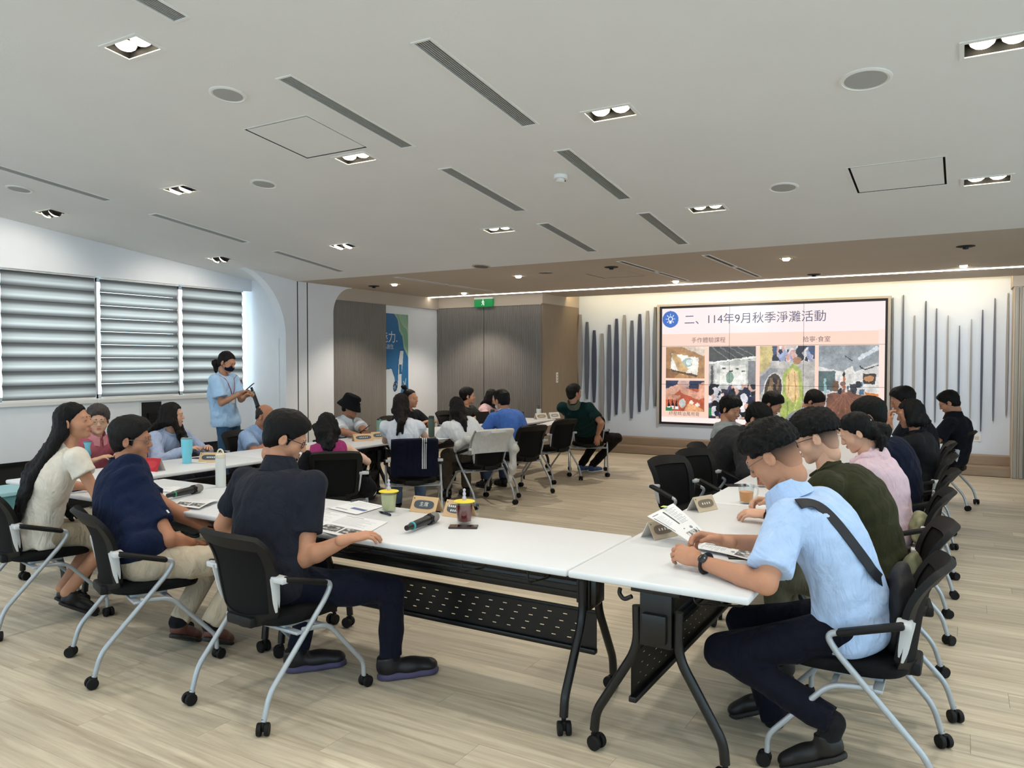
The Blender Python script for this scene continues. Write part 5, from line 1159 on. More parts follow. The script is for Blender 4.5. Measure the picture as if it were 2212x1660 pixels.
r7 = person('R7', 'person in a black polo with glasses looking down, before the pale wall', (-.10, 9.80), 78, ony(2050, 870, 9.75), hyaw=8, hpitch=26, skin='b', q=1.35,
    shirt=dict(col=(26, 28, 38), collar='polo', sleeve='short', fit=.026), pants=(24, 26, 34), hair=dict(style='short', col=(9, 8, 8), t=.012), glasses='grey', hunch=.04,
    armL=dict(w=(-.16, .30, .70), local=True, hand='hold'), armR=dict(w=(.10, .32, .70), local=True, hand='hold'))
# ------------------------------------------------------------------ right hand row, inner side
q1 = person('Q1', 'person in a dark grey hoodie bent over the table, hood down', (-1.92, 7.0), -90, ony(1638, 905, 7.0), hyaw=-18, hpitch=30, skin='b', q=1.3, girth=1.15,
    shirt=dict(col=(64, 62, 64), collar='hood', sleeve='long', fit=.034, fold=.005), pants=(40, 42, 56), hair=dict(style='short', col=(9, 8, 8), t=.020, mess=.005), hunch=.07)
q2 = person('Q2', 'person in a light grey top sitting in front of the screen edge', (-1.90, 7.70), -90, ony(1578, 884, 7.75), hyaw=-22, hpitch=20, skin='b', q=1.35,
    shirt=dict(col=(150, 154, 156), collar='hood', sleeve='short', fit=.028, fold=.004), pants=(40, 42, 50), hair=dict(style='short', col=(10, 9, 9), t=.018, mess=.005), hunch=.05)
q3 = person('Q3', 'person in grey-blue with dark hair, head bent before the screen', (-1.76, 8.55), -90, ony(1668, 874, 8.55), hyaw=-10, hpitch=30, skin='b', q=1.45,
    shirt=dict(col=(118, 128, 142), collar='shirt', sleeve='long', fit=.028), pants=(36, 38, 48), hair=dict(style='short', col=(9, 8, 8), t=.018), hunch=.06)
q4 = person('Q4', 'person in a pale grey shirt leaning forward with bowed head before the screen', (-1.76, 9.55), -90, ony(1758, 868, 9.5), hyaw=-12, hpitch=38, skin='b', q=1.45,
    shirt=dict(col=(150, 158, 170), collar='shirt', sleeve='long', fit=.028), pants=(36, 38, 48), hair=dict(style='short', col=(9, 8, 8), t=.018), glasses='grey', hunch=.06)
# ------------------------------------------------------------------ window side row, inner side (backs towards the room)
l1 = person('L1', 'person in a sleeveless magenta top with loose dark hair', (-4.80, 5.02), 46, onx(705, 922, -4.90), hyaw=14, hpitch=14, sex='f', skin='p', q=1.15,
    shirt=dict(col=(150, 52, 104), sleeve='none', fit=.016, fold=.0035), pants=(30, 32, 40), hair=dict(style='long', col=(18, 15, 15), len=.19, w=.084, wrap=95, mess=.004, tp=.3), armR=dict(w=(.20, .34, .78), local=True, pole=(1, -.3, -.7)))
l2 = person('L2', 'person in a frilled white blouse with brown hair down the back', (-4.80, 6.12), 40, onx(866, 877, -4.88), hyaw=-4, hpitch=10, sex='f', skin='p', q=1.15,
    shirt=dict(col=(214, 216, 224), sleeve='cap', fit=.024, fold=.006, ff=40, hem=.60), pants=(86, 104, 130), hair=dict(style='long', col=(25, 18, 16), len=.25, w=.066, wrap=75, mess=.003, tp=.75, n=11))
l3 = person('L3', 'person in a white T-shirt with a dark ponytail over the shoulder', (-4.80, 7.28), 62, onx(986, 882, -4.98), hyaw=-10, hpitch=14, sex='f', skin='a', q=1.2, hs=1.03,
    shirt=dict(col=(222, 222, 224), sleeve='short', slen=.72, collar='crew', fit=.032, fold=.006, hem=.56), pants=(92, 82, 72), hair=dict(style='long', col=(20, 16, 15), len=.24, w=.070, wrap=75, mess=.003, tp=.7, n=11), hunch=.05)
l4 = person('L4', 'person in a bright blue sweater with a pale face mask', (-4.76, 8.15), 68, onx(1084, 866, -5.05), hyaw=-2, hpitch=18, skin='b', q=1.25, hs=1.06, girth=1.15,
    shirt=dict(col=(74, 112, 186), sleeve='long', collar='polo', ccol=(206, 214, 230), fit=.030, fold=.004), pants=(70, 84, 110), hair=dict(style='short', col=(18, 16, 16), t=.014), mask=(200, 206, 212), hunch=.06)
l5 = person('L5', 'person in a dark green polo, arm hanging over the chair, blue shoes', (-4.60, 9.98), 20, onx(1240, 850, -4.62), hyaw=-48, hpitch=-4, skin='b', q=1.25, girth=1.06,
    shirt=dict(col=(18, 52, 52), collar='polo', ccol=(96, 100, 84), sleeve='short', fit=.026), pants=(34, 30, 30), shoes=(52, 84, 130), hair=dict(style='short', col=(22, 20, 20), t=.010),
    armR=dict(w=ony(1291, 940, 9.72), pole=(.6, -.8, .2), hand='rest', dir=(-.1, 0, -1), up=(.5, -.8, 0)), legs=dict(R=(V([-4.30, 10.28, .50]), V([-4.62, 10.12, .10])), L=(V([-4.62, 10.36, .50]), V([-4.78, 10.10, .10])), foot=(.3, .9, 0), sole='white'))
# ------------------------------------------------------------------ window side row, outer side, facing into the room
m1 = person('M1', 'person in a pink blouse with short grey hair and glasses by the window', (-6.58, 3.88), -88, onx(212, 908, -6.42), hyaw=-30, hpitch=6, sex='f', skin='a', q=1.05, hs=1.03,
    shirt=dict(col=(178, 96, 108), collar='shirt', ccol=(196, 130, 136), sleeve='long', fit=.024), pants=(50, 50, 60), hair=dict(style='short', col=(70, 64, 62), t=.022, mess=.004), glasses='gold', armL=dict(w=(-.13, .31, .775), local=True), armR=dict(w=(.16, .33, .775), local=True))
m2 = person('M2', 'person in a pale blue blouse with long brown wavy hair, turned to the screen', (-6.58, 4.66), -88, onx(372, 898, -6.42), hyaw=42, hpitch=0, sex='f', skin='a', q=1.05,
    shirt=dict(col=(166, 178, 206), sleeve='long', collar='crew', fit=.032, fold=.005), pants=(40, 42, 52), hair=dict(style='long', col=(19, 15, 14), len=.36, w=.090, wrap=118, mess=.004, front=.05))
m3 = person('M3', 'balding person in a pale blue collared shirt, forearms on the table', (-6.58, 5.72), -90, onx(573, 900, -6.36), hyaw=18, hpitch=20, skin='c', q=1.1, girth=1.1,
    shirt=dict(col=(148, 172, 208), collar='shirt', sleeve='short', fit=.028), pants=(40, 42, 52), hair=dict(style='bald', col=(52, 48, 46)), armL=dict(w=(-.02, .42, .775), local=True, pole=(-1, 0, -.5)), armR=dict(w=(.10, .36, .775), local=True, pole=(1, 0, -.5)))
m4 = person('M4', 'person in a black bucket hat, white shirt and slate waistcoat using a phone', (-6.58, 7.05), -90, onx(757, 880, -6.42), hyaw=20, hpitch=16, skin='c', q=1.15,
    shirt=dict(col=(214, 218, 224), collar='polo', sleeve='short', slen=.85, fit=.026), pants=(40, 42, 52), hair=dict(style='short', col=(22, 19, 18), t=.008), glasses='gold',
    armL=dict(w=onz(800, 934, .80)+V([-.12, .04, 0]), hand='hold', pole=(-1, 0, -.5)), armR=dict(w=onz(790, 940, .79)+V([-.14, -.02, 0]), hand='rest'))
m5 = person('M5', 'person in black with a top knot and shaved sides', (-6.60, 8.30), -92, onx(886, 862, -6.5), hyaw=12, hpitch=0, skin='b', q=1.2, hs=1.04,
    shirt=dict(col=(34, 36, 42), collar='crew', sleeve='short', fit=.030), pants=(40, 42, 52), hair=dict(style='bun', col=(12, 10, 9)))
m6 = person('M6', 'person in dark green with black hair and glasses looking to the screen', (-6.60, 9.60), -90, onx(1010, 856, -6.45), hyaw=40, hpitch=0, skin='b', q=1.3,
    shirt=dict(col=(62, 66, 64), collar='crew', sleeve='short', fit=.028), pants=(40, 42, 52), hair=dict(style='short', col=(11, 9, 9), t=.018), glasses='grey')
m7 = person('M7', 'person in pale pink with dark hair by the folding door', (-6.60, 10.35), -90, onx(1063, 858, -6.5), hyaw=0, hpitch=10, sex='f', skin='a', q=1.35,
    shirt=dict(col=(206, 172, 178), collar='crew', sleeve='short', fit=.026), pants=(40, 42, 52), hair=dict(style='long', col=(14, 12, 12), len=.18, w=.080))
# ------------------------------------------------------------------ the standing speaker
s0 = person('S', 'standing person in a pale blue T-shirt with a navy face mask, holding phone and microphone', (-7.30, 5.93), -72, onx(490, 783, -7.25), hyaw=0, hpitch=20, sex='f', skin='b', q=.95, stand=True, seat_z=.5,
    shirt=dict(col=(176, 208, 240), sleeve='short', slen=.72, fit=.040, fold=.005, ff=26, neck=.012, hem=.86), pants=(58, 88, 118), shoes=(60, 60, 64), hair=dict(style='pony', col=(24, 18, 17), len=.12, h=-.03), mask=(26, 28, 56),
    armR=dict(w=onx(520, 850, -7.05), pole=(.5, -.5, -.9), hand='hold', dir=(.75, .45, .35), up=(-.3, 0, .9)), armL=dict(w=onx(530, 856, -7.01), pole=(-.6, -.3, -.8), hand='grip', dir=(.6, .3, .3), up=(-.4, .4, .8)))

# ------------------------------------------------------------------ things on the tables
from mathutils.bvhtree import BVHTree
TZ = TH+.0005
M_ink = mat('print_grey', rgb(70, 70, 74), .7); M_paper = mat('paper_white', rgb(226, 227, 230), .7)
M_glw = bpy.data.materials.new('clear_glass'); M_glw.use_nodes = True
_n = M_glw.node_tree; _n.nodes.remove(_n.nodes['Principled BSDF']); _tr = _n.nodes.new('ShaderNodeBsdfTransparent'); _tr.inputs[0].default_value = (.93, .95, .95, 1)
_gl = _n.nodes.new('ShaderNodeBsdfGlossy'); _gl.inputs['Roughness'].default_value = .04; _fr = _n.nodes.new('ShaderNodeFresnel'); _fr.inputs[0].default_value = 1.45; _mx = _n.nodes.new('ShaderNodeMixShader')
_mx.inputs[0].default_value = .09; _n.links.new(_tr.outputs[0], _mx.inputs[1]); _n.links.new(_gl.outputs[0], _mx.inputs[2]); _n.links.new(_mx.outputs[0], _n.nodes['Material Output'].inputs[0])
def mug(p, ang, liq, fill, label, lid=None, hdir=1):
    t = empty('glass_mug', (p[0], p[1], TZ), ang, label, 'mug', 'glass mugs on the tables'); t.scale = (1.18, 1.18, 1.18)
    MB().lathe([(.001, .004), (.027, .004), (.031, .010), (.0395, .096), (.0415, .096), (.033, .004), (.028, 0), (.001, 0)], n=28).build('glass', M_glw, t, True)
    MB().lathe([(.001, .010), (.0295, .011), (.0305+.0080*fill, .011+.083*fill), (.001, .011+.083*fill)], n=24).build('drink', mat('drink_%d_%d_%d' % liq, rgb(*liq), .2, spec=.3), t, True)
    MB().tube(bend([(.037, 0, .082), (.064, 0, .080), (.064, 0, .040), (.034, 0, .026)], .016), .0048, 8).build('handle', M_glw, t, True)
    if lid:
        MB().lathe([(.001, .0975), (.047, .0975), (.049, .1), (.047, .1025), (.02, .105), (.001, .106)], n=28).build('lid', mat('lid_yellow', rgb(232, 208, 60), .55), t, True)
        k = MB().lathe([(.007, .105), (.0095, .112), (.0085, .120), (.005, .124), (.0075, .130), (.0075, .137), (.004, .142), (.006, .147), (.007, .154), (.001, .158)], n=14).build('knob_figure', mat('knob_pale', rgb(196, 190, 206), .6), t, True)
    return t
mug(Z(840, 1106, TZ), R(160), (206, 206, 150), .9, 'glass mug of pale drink under a yellow lid, next to the pen', True)
mug(Z(1003, 1131, TZ), R(25), (112, 22, 20), .9, 'glass mug of dark red tea under a yellow lid, next to the phone', True)
mug(Z(1612, 1088, TZ), R(40), (226, 140, 28), .6, 'open glass mug of amber drink before the olive sweater')
mug(Z(1648, 1052, TZ), R(40), (190, 96, 30), .7, 'open glass mug of brown drink, behind the amber one')
def tent(p, ang, label, lines=(), w=.172, h=.085, col=(214, 178, 136), back=(214, 178, 136), oval=(74, 82, 92), group='folded name cards'):
    t = empty('name_card', (p[0], p[1], TZ), ang, label, 'name card', group); d = .045
    # folded sheet standing like a tent, front face towards -y
    def face(s, nm, m):
        n_ = Vector((0, s*h, d)).normalized()*.0015
        b = MB(); a = [Vector((-w/2, s*d, 0)), Vector((w/2, s*d, 0)), Vector((w/2, 0, h)), Vector((-w/2, 0, h))]
        A = [b.bm.verts.new(v+n_) for v in a]; B = [b.bm.verts.new(v-n_) for v in a]
        b.bm.faces.new(A); b.bm.faces.new(B[::-1])
        for i in range(4): b.bm.faces.new((A[i], B[i], B[(i+1) % 4], A[(i+1) % 4]))
        return b.build(nm, m, t)
    f = face(-1, 'front_panel', mat('card_%d_%d_%d' % col, rgb(*col), .6)); face(1, 'back_panel', mat('card_%d_%d_%d' % back, rgb(*back), .6))
    tl = math.atan2(h, d); Mx = Matrix.Translation((0, -d/2-.0028, h/2+.0015)) @ Matrix.Rotation(tl, 4, 'X')
    o = MB(); n = 28; ring = []
    for i in range(n):
        a = 2*math.pi*i/n; c, s = math.cos(a), math.sin(a); ring.append(o.bm.verts.new((w*.39*math.copysign(abs(c)**.55, c), h*.30*math.copysign(abs(s)**.75, s), 0)))
    o.bm.faces.new(ring); q = o.build('name_plate', mat('plate_%d_%d_%d' % oval, rgb(*oval), .5), f); q.matrix_local = Mx
    for i, ln in enumerate(lines):
        Mt_ = Mx @ Matrix.Translation((0, (len(lines)-1)*.012-.024*i, .0008))
        if isinstance(ln, str): text_mesh('lettering', ln, .030, mat('card_letter', rgb(230, 226, 216), .6), f, Mt_, spacing=1.1)
        else:
            b = MB()
            for x in np.linspace(-ln[0], ln[0], ln[1]): b.box((x-.0042, -.006, 0), (x+.0042, .006, .0004))
            ob = b.build('lettering', mat('card_letter', rgb(230, 226, 216), .6), f); ob.matrix_local = Mt_
    MB().box((-.003, -.003, 0), (.003, .003, .0006)).build('corner_mark', M_ink, f).matrix_local = Mx @ Matrix.Translation((-w*.43, h*.40, 0))
    return t
tent(Z(912, 1108, TZ)+V([0, .04, 0]), R(3), 'wooden folded name card reading chair in two characters', ['主席'])
tent(Z(975, 1118, TZ)+V([.02, .05, 0]), R(-2), 'wooden folded name card with two small text lines, half behind red tea', [(.055, 9), (.035, 6)])
tent(Z(1420, 1162, TZ)+V([0, .03, 0]), R(68), 'pale folded name card beside the raised handout', [(.03, 4)], .17, .08, (196, 176, 150), (220, 214, 204), (120, 104, 88))
tent(Z(1515, 1103, TZ)+V([0, .02, 0]), R(68), 'pale folded name card next to the empty chairs', [(.03, 4)], .17, .08, (196, 180, 156), (220, 214, 204), (120, 108, 94))
tent(Z(458, 998, TZ), R(30), 'wooden folded name card behind the white bottle', [(.03, 5)], .20, .08)
tent(Z(322, 1018, TZ)+V([0, .03, 0]), R(10), 'red printed folded card near the navy polo', [], .18, .10, (176, 24, 34), (230, 228, 226), (190, 40, 46))
tent(Z(780, 951, TZ)+V([.07, -.05, 0]), R(60), 'wooden folded name card by the mint tumbler, longer plate', [(.04, 5)], .22, .075)
tent(Z(803, 947, TZ)+V([.09, .0, 0]), R(60), 'wooden folded name card by the mint tumbler, squarer plate', [(.02, 3)], .16, .075)
tent(Z(1168, 906, TZ), R(60), 'white folded name card by the pump bottle', [(.03, 5)], .19, .09, (214, 208, 198), (222, 220, 214), (150, 140, 120))
tent(Z(1196, 904, TZ), R(70), 'white folded name card before the dark green polo', [(.03, 5)], .20, .09, (222, 218, 210), (222, 220, 214), (160, 156, 150))
# microphones
def mic(loc, rz, label, ring=(60, 150, 160), tilt=0.0):
    t = empty('microphone', loc, rz, label, 'microphone', 'handheld microphones'); t.rotation_euler = (0, tilt, rz); t.scale = (1.12, 1.12, 1.12)
    A = Matrix.Translation((0, 0, .026)) @ Matrix.Rotation(R(90), 4, 'Y')
    MB().lathe([(.001, -.145), (.012, -.145), (.014, -.10), (.0165, -.095), (.019, -.04), (.0205, .045), (.022, .06), (.001, .06)], n=22, M=A).build('body', mat('mic_black', rgb(26, 27, 29), .35), t, True)
    MB().lathe([(.0168, -.099), (.0182, -.098), (.0186, -.090), (.0172, -.089)], n=22, M=A).build('colour_ring', mat('mic_ring_%d' % ring[0], rgb(*ring), .4), t, True)
    MB().lathe([(.021, .055), (.0262, .056), (.0262, .082), (.021, .083)], n=6, M=A).build('anti_roll_ring', M_rubber, t)
    MB().lathe([(.021, .075), (.0255, .082), (.0262, .118), (.022, .134), (.012, .142), (.001, .144)], n=22, M=A).build('grille', mat('mic_grille', rgb(150, 148, 142), .4, .6, bump=.7, bscale=900), t, True)
    return t
a, b_ = Z(870, 1152, TZ), Z(948, 1120, TZ); d = b_-a
mic(tuple(Z(912, 1140, TZ)), math.atan2(d[1], d[0]), 'black microphone with teal ring lying before the wooden name cards')
a, b_ = Z(352, 1075, TZ), Z(438, 1054, TZ); d = b_-a
mic(tuple(Z(400, 1072, TZ)), math.atan2(d[1], d[0]), 'black microphone with green ring lying by the open booklet', (50, 140, 100))
def phone(p, ang, label, z=TZ):
    t = empty('smartphone', (p[0], p[1], z), ang, label, 'phone', 'smartphones'); MB().box((-.037, -.075, 0), (.037, .075, .008), .003, seg=3).build('body', mat('phone_body', rgb(44, 26, 30), .35), t, True); MB().box((-.034, -.072, .008), (.034, .072, .0085)).build('screen', mat('phone_screen', rgb(24, 16, 18), .12), t); return t
phone(Z(1001, 1140, TZ), R(-62), 'dark smartphone lying in front of the red tea mug')
phone(Z(436, 991, TZ), R(-70), 'black smartphone lying beside the long haired person in pale blue')
phone(Z(1592, 1050, TZ), R(-60), 'black smartphone lying behind the amber drink')
t = empty('ballpoint_pen', tuple(Z(832, 1112, TZ)), R(-20), 'dark blue ballpoint pen lying by the pale drink', 'pen')
A = Matrix.Translation((0, 0, .006)) @ Matrix.Rotation(R(90), 4, 'Y')
MB().lathe([(.001, -.07), (.003, -.066), (.0055, -.05), (.006, .045), (.005, .06), (.001, .062)], n=12, M=A).build('barrel', mat('pen_blue', rgb(34, 34, 66), .35), t, True); MB().box((.0, -.0015, .011), (.055, .0015, .0135)).build('clip', M_black, t); MB().lathe([(.0062, -.045), (.0066, -.02), (.0062, -.018)], n=12, M=A).build('grip', M_rubber, t, True)
# printed sheets
M_print = vcol_mat('printed_paper', 0, .65)
def sheet_paint(kind, seed=1):
    P_ = Paint(70, 99, (228, 229, 232)); g = np.random.default_rng(seed)
    if kind == 'photos':
        P_.rect(.08, .05, .5, .075, (110, 110, 116)); [P_.rect(.08, .11+.03*k, .08+g.uniform(.5, .84), .12+.03*k, (176, 177, 182)) for k in range(14)]
        for x0 in (.08, .53): P_.rect(x0, .62, x0+.40, .90, (96, 96, 96)); P_.specks((x0, .62, x0+.40, .90), 40, [(50, 50, 50), (150, 150, 150), (200, 200, 200), (110, 110, 110)], (.015, .04), 1, seed)
    elif kind == 'text':
        P_.rect(.1, .06, .6, .085, (96, 98, 106)); [P_.rect(.1, .13+.028*k, .1+g.uniform(.35, .8), .14+.028*k, (170, 172, 178)) for k in range(24)]
    elif kind == 'blue':
        P_.rect(.1, .1, .9, .12, (140, 146, 160)); P_.rect(.45, .55, .95, .70, (92, 106, 150)); [P_.rect(.1, .16+.03*k, .1+g.uniform(.4, .8), .17+.03*k, (180, 184, 194)) for k in range(10)]; P_.rect(.1, .80, .5, .86, (150, 156, 172))
    else:
        P_.rect(.08, .06, .30, .08, (120, 122, 128)); P_.rect(.44, .08, .50, .50, (70, 72, 76)); [P_.rect(.56, .08+.035*k, .56+g.uniform(.2, .36), .09+.035*k, (150, 152, 158)) for k in range(13)]; [P_.rect(.10, .14+.03*k, .10+g.uniform(.12, .26), .15+.03*k, (186, 188, 194)) for k in range(10)]
        P_.rect(.05, .12, .065, .60, (60, 64, 70)); P_.rect(.40, .62, .46, .64, (70, 72, 78)); P_.rect(.30, .72, .90, .95, (150, 150, 152)); P_.specks((.30, .72, .90, .95), 60, [(80, 80, 82), (220, 220, 222), (110, 110, 112), (180, 180, 182)], (.015, .05), 1, seed); P_.ell(.72, .66, .06, .035, (130, 132, 138))
    return P_
def quad_sheet(name, c, kind, label, seed=1, curl=.0, cat='paper', group='printed sheets'):
    """c: four world corners (top-left, top-right, bottom-right, bottom-left)"""
    c = [np.asarray(q, float) for q in c]; o = sum(c)/4; t = empty(name, tuple(o), 0, label, cat, group); P_ = sheet_paint(kind, seed)
    ob = P_.grid('printed_face', M_print, 0, P_.w, 0, P_.h, (0, 0, 0), (1, 0, 0), (0, 1, 0), t)
    def mapuv(u, v): return (c[0]*(1-u)+c[1]*u)*(1-v)+(c[3]*(1-u)+c[2]*u)*v-o
    me = ob.data; co = np.empty(len(me.vertices)*3, np.float32); me.vertices.foreach_get('co', co); co = co.reshape(-1, 3); U, Vv = co[:, :1], co[:, 1:2]
    n_ = nrm(np.cross(c[1]-c[0], c[3]-c[0])); n_ = n_ if n_[2] > 0 else -n_
    Q = (c[0]*(1-U)+c[1]*U)*(1-Vv)+(c[3]*(1-U)+c[2]*U)*Vv-o+n_*(curl*np.sin(np.pi*Vv))
    me.vertices.foreach_set('co', Q.astype(np.float32).ravel()); me.update()
    bk = ob.copy(); bk.data = me.copy(); COL.objects.link(bk); bk.parent = t; bk.name = 'back_face'; bk.location = tuple(-n_*.0012); bk.data.materials.clear(); bk.data.materials.append(M_paper)
    return t
zq = lambda *ps, z=TZ+.0022: [onz(x, y, z) for x, y in ps]
quad_sheet('paper_sheet', zq((745, 1112), (838, 1128), (770, 1166), (668, 1143)), 'photos', 'printed sheet with two dark photos under the resting hand', 2)
quad_sheet('paper_sheet', zq((775, 1082), (832, 1094), (770, 1112), (708, 1098), z=TZ+.004), 'blue', 'printed sheet with a blue block near the pale drink', 3)
quad_sheet('paper_sheet', zq((668, 1098), (752, 1112), (690, 1140), (620, 1120), z=TZ+.0012), 'text', 'plain printed sheet beside the charcoal polo', 4)
quad_sheet('paper_sheet', zq((342, 1050), (395, 1052), (372, 1064), (318, 1060)), 'text', 'pale sheet behind the green ringed microphone', 5)
bk_ = quad_sheet('open_booklet', zq((402, 1077), (478, 1080), (430, 1099), (372, 1092), z=TZ+.012), 'photos', 'open booklet with a photo page beside the microphone', 6, .008, 'booklet', 'open booklets')
MB().box((-.09, -.05, -.012), (.09, .05, -.003), .003).build('page_block', mat('page_edges', rgb(150, 148, 140), .7), bk_)
quad_sheet('paper_sheet', zq((415, 992), (455, 996), (442, 1001), (402, 999)), 'text', 'pale sheet on the window side table by the wooden card', 7)
quad_sheet('paper_sheet', zq((940, 940), (985, 936), (985, 947), (945, 950)), 'text', 'pale sheet under the arm of the white T-shirt', 8)
quad_sheet('paper_sheet', zq((1150, 920), (1196, 909), (1204, 915), (1160, 926)), 'text', 'pale sheet before the pump bottle', 9)
# the handout read by the person in pale blue
A_, B_ = onz(1498, 1178, .765), onz(1530, 1160, .775)
def on_ray_at(x, y, P0, L0):
    d = ray(x, y); o = V([0, 0, CAMH])-P0; a = d@d; b = 2*d@o; c = o@o-L0*L0; D_ = max(b*b-4*a*c, 0); return V([0, 0, CAMH])+d*((-b+math.sqrt(D_))/(2*a))
C_, D_ = on_ray_at(1398, 1116, A_, .27), on_ray_at(1454, 1088, B_, .27)
quad_sheet('stapled_handout', [C_, D_, B_, A_], 'page', 'upright page of a stapled handout held in both hands', 10, .006, 'paper', 'pages of the handout')
quad_sheet('stapled_handout', [B_+V([0, 0, -.012]), A_+V([0, 0, -.012]), onz(1618, 1210, TZ+.006), onz(1640, 1186, TZ+.006)][0:4], 'page', 'flat lower page of the stapled handout on the table', 12, .004, 'paper', 'pages of the handout')
tg = MB().box((-.012, -.02, 0), (.012, .02, .001)).build('sticky_tab', mat('sticky_yellow', rgb(206, 214, 120), .6)); tg.location = tuple((C_*.35+D_*.65)+V([0, 0, .006])); tag(tg, 'small yellow-green sticky tab on the top edge of the handout', 'sticky note')
fb = MB().box((-.10, -.055, 0), (.10, .055, .006), .002).build('dark_folder', mat('folder_dark', rgb(44, 40, 36), .4)); fb.location = tuple(Z(1622, 1204, TZ)); fb.rotation_euler = (0, 0, R(20)); tag(fb, 'dark folder lying under the end of the handout', 'folder')
# bottles and tumblers
def tumbler(p, h, r, col, label, lid=(40, 44, 46), taper=.78, straw=True):
    t = empty('tumbler', (p[0], p[1], TZ), 0, label, 'tumbler', 'tumblers on the tables')
    MB().lathe([(.001, 0), (r*taper*.96, 0), (r*taper, .006), (r*taper*1.04, h*.36), (r*.93, h*.44), (r, h*.96), (r, h), (r*.94, h), (r*.9, h*.9), (.001, h*.88)], n=30).build('cup', mat('tumbler_%d_%d_%d' % col, rgb(*col), .35), t, True)
    MB().lathe([(r*.97, h), (r*.97, h+.006), (r*.86, h+.012), (.001, h+.013)], n=30).build('lid', mat('lid_%d_%d_%d' % lid, rgb(*lid), .3), t, True)
    if straw: MB().box((-r*.5, -.006, h+.012), (r*.2, .006, h+.02), .002).build('slider', M_black, t)
    return t
tumbler(Z(404, 1001, TZ), .205, .047, (120, 204, 222), 'tall pale blue tumbler before the long haired person', (120, 140, 148))
tumbler(Z(187, 1000, TZ), .175, .042, (120, 200, 220), 'pale blue tumbler beside the person with hair to the waist', (96, 116, 124))
tumbler(Z(822, 946, TZ)+V([-.01, .03, 0]), .20, .058, (128, 170, 152), 'mint green tumbler with a black lid by the bucket hat', (28, 28, 30), .9)
def bottle(p, h, r, col, label, kind):
    t = empty('bottle', (p[0], p[1], TZ), 0, label, 'bottle', 'bottles on the tables'); m = mat('bottle_%d_%d_%d' % col, rgb(*col), .4)
    MB().lathe([(.001, 0), (r*.95, 0), (r, .006), (r, h*.86), (r*.97, h*.88), (.001, h*.88)], n=28).build('body', m, t, True)
    if kind == 'handle':
        MB().lathe([(r*.98, h*.885), (r, h*.89), (r*.98, h), (r*.8, h*1.01), (.001, h*1.01)], n=28).build('cap', mat('bottle_cap_cream', rgb(226, 218, 196), .5), t, True)
        MB().tube([(math.cos(R(a))*r*.92, 0, h+math.sin(R(a))*r*.98) for a in range(0, 181, 15)], .0055, 8).build('carry_loop', mat('bottle_cap_cream', rgb(226, 218, 196), .5), t, True)
    elif kind == 'pump':
        MB().lathe([(r*.45, h*.88), (r*.45, h*.98), (.006, h), (.006, h*1.14), (.001, h*1.14)], n=16).build('pump', mat('pump_dark', rgb(60, 58, 58), .4), t, True); MB().box((-.035, -.008, h*1.12), (.012, .008, h*1.18), .003).build('nozzle', mat('pump_dark', rgb(60, 58, 58), .4), t)
    else: MB().lathe([(r*.9, h*.88), (r*.9, h), (r*.7, h*1.02), (.001, h*1.02)], n=24).build('cap', mat('cap_dark', rgb(50, 62, 56), .4), t, True)
    return t
bottle(Z(477, 1052, TZ), .225, .034, (214, 216, 214), 'white bottle with a carry loop beside the charcoal polo', 'handle')
bottle(Z(932, 944, TZ), .235, .036, (74, 92, 80), 'dark green bottle between the white blouse and white T-shirt', 'plain')
bottle(Z(1164, 905, TZ), .17, .038, (196, 200, 204), 'white pump bottle at the far end of the window side row', 'pump')
bx_ = MB().box((-.11, -.07, 0), (.11, .07, .10), .006).build('tissue_box', M_black); bx_.location = (-5.86, 10.05, TZ); tag(bx_, 'small black box behind the white name cards', 'box')
t = empty('tablet', tuple(onx(1046, 898, -5.75)), R(70), 'black tablet propped up before the bespectacled person', 'tablet'); t.location.z = TZ
MB().box((-.12, -.006, 0), (.12, .006, .17), .003, M=Matrix.Rotation(R(-18), 4, 'X')).build('slab', M_black, t); MB().box((-.05, .0, 0), (.05, .07, .006)).build('stand', M_black, t)
t = bottle(onx(1064, 905, -5.60), .20, .034, (40, 42, 46), 'black bottle before the blue sweater', 'plain')

# ------------------------------------------------------------------ worn and carried things
def drape(pd, pts, off=.006):
    """points on the shirt: (t along spine, angle from front towards the left side, degrees) -> local surface points"""
    me = pd['shirt'].data; bv = BVHTree.FromPolygons([v.co for v in me.vertices], [p.vertices for p in me.polygons]); out = []
    for t_, a in pts:
        c = pd['spine'](t_) if t_ <= 1 else pd['nb']+pd['u']*(t_-1)*.4; d = pd['fw']*math.cos(R(a))-pd['lat']*math.sin(R(a)); o = c+d*.6
        h = bv.ray_cast(Vector(o), Vector(-d), .6); out.append(Vector(h[0])+Vector(d)*off if h[0] is not None else Vector(c+d*.16))
    return out
def band(name, pts, w, th, m, parent, nrm_c):
    """flat strap through pts; nrm_c = centre points the strap faces away from"""
    b = MB(); rings = []; n = len(pts)
    for i, p in enumerate(pts):
        tg_ = (pts[min(i+1, n-1)]-pts[max(i-1, 0)]).normalized(); nn = (p-Vector(nrm_c[i])); nn = (nn-tg_*nn.dot(tg_)).normalized(); s_ = tg_.cross(nn)
        rings.append([b.bm.verts.new(p+s_*w/2-nn*th/2), b.bm.verts.new(p+s_*w/2+nn*th/2), b.bm.verts.new(p-s_*w/2+nn*th/2), b.bm.verts.new(p-s_*w/2-nn*th/2)])
    for A, B in zip(rings, rings[1:]):
        for k in range(4): b.bm.faces.new((A[k], A[(k+1) % 4], B[(k+1) % 4], B[k]))
    b.bm.faces.new(rings[0]); b.bm.faces.new(rings[-1][::-1]); return b.build(name, m, parent, True)
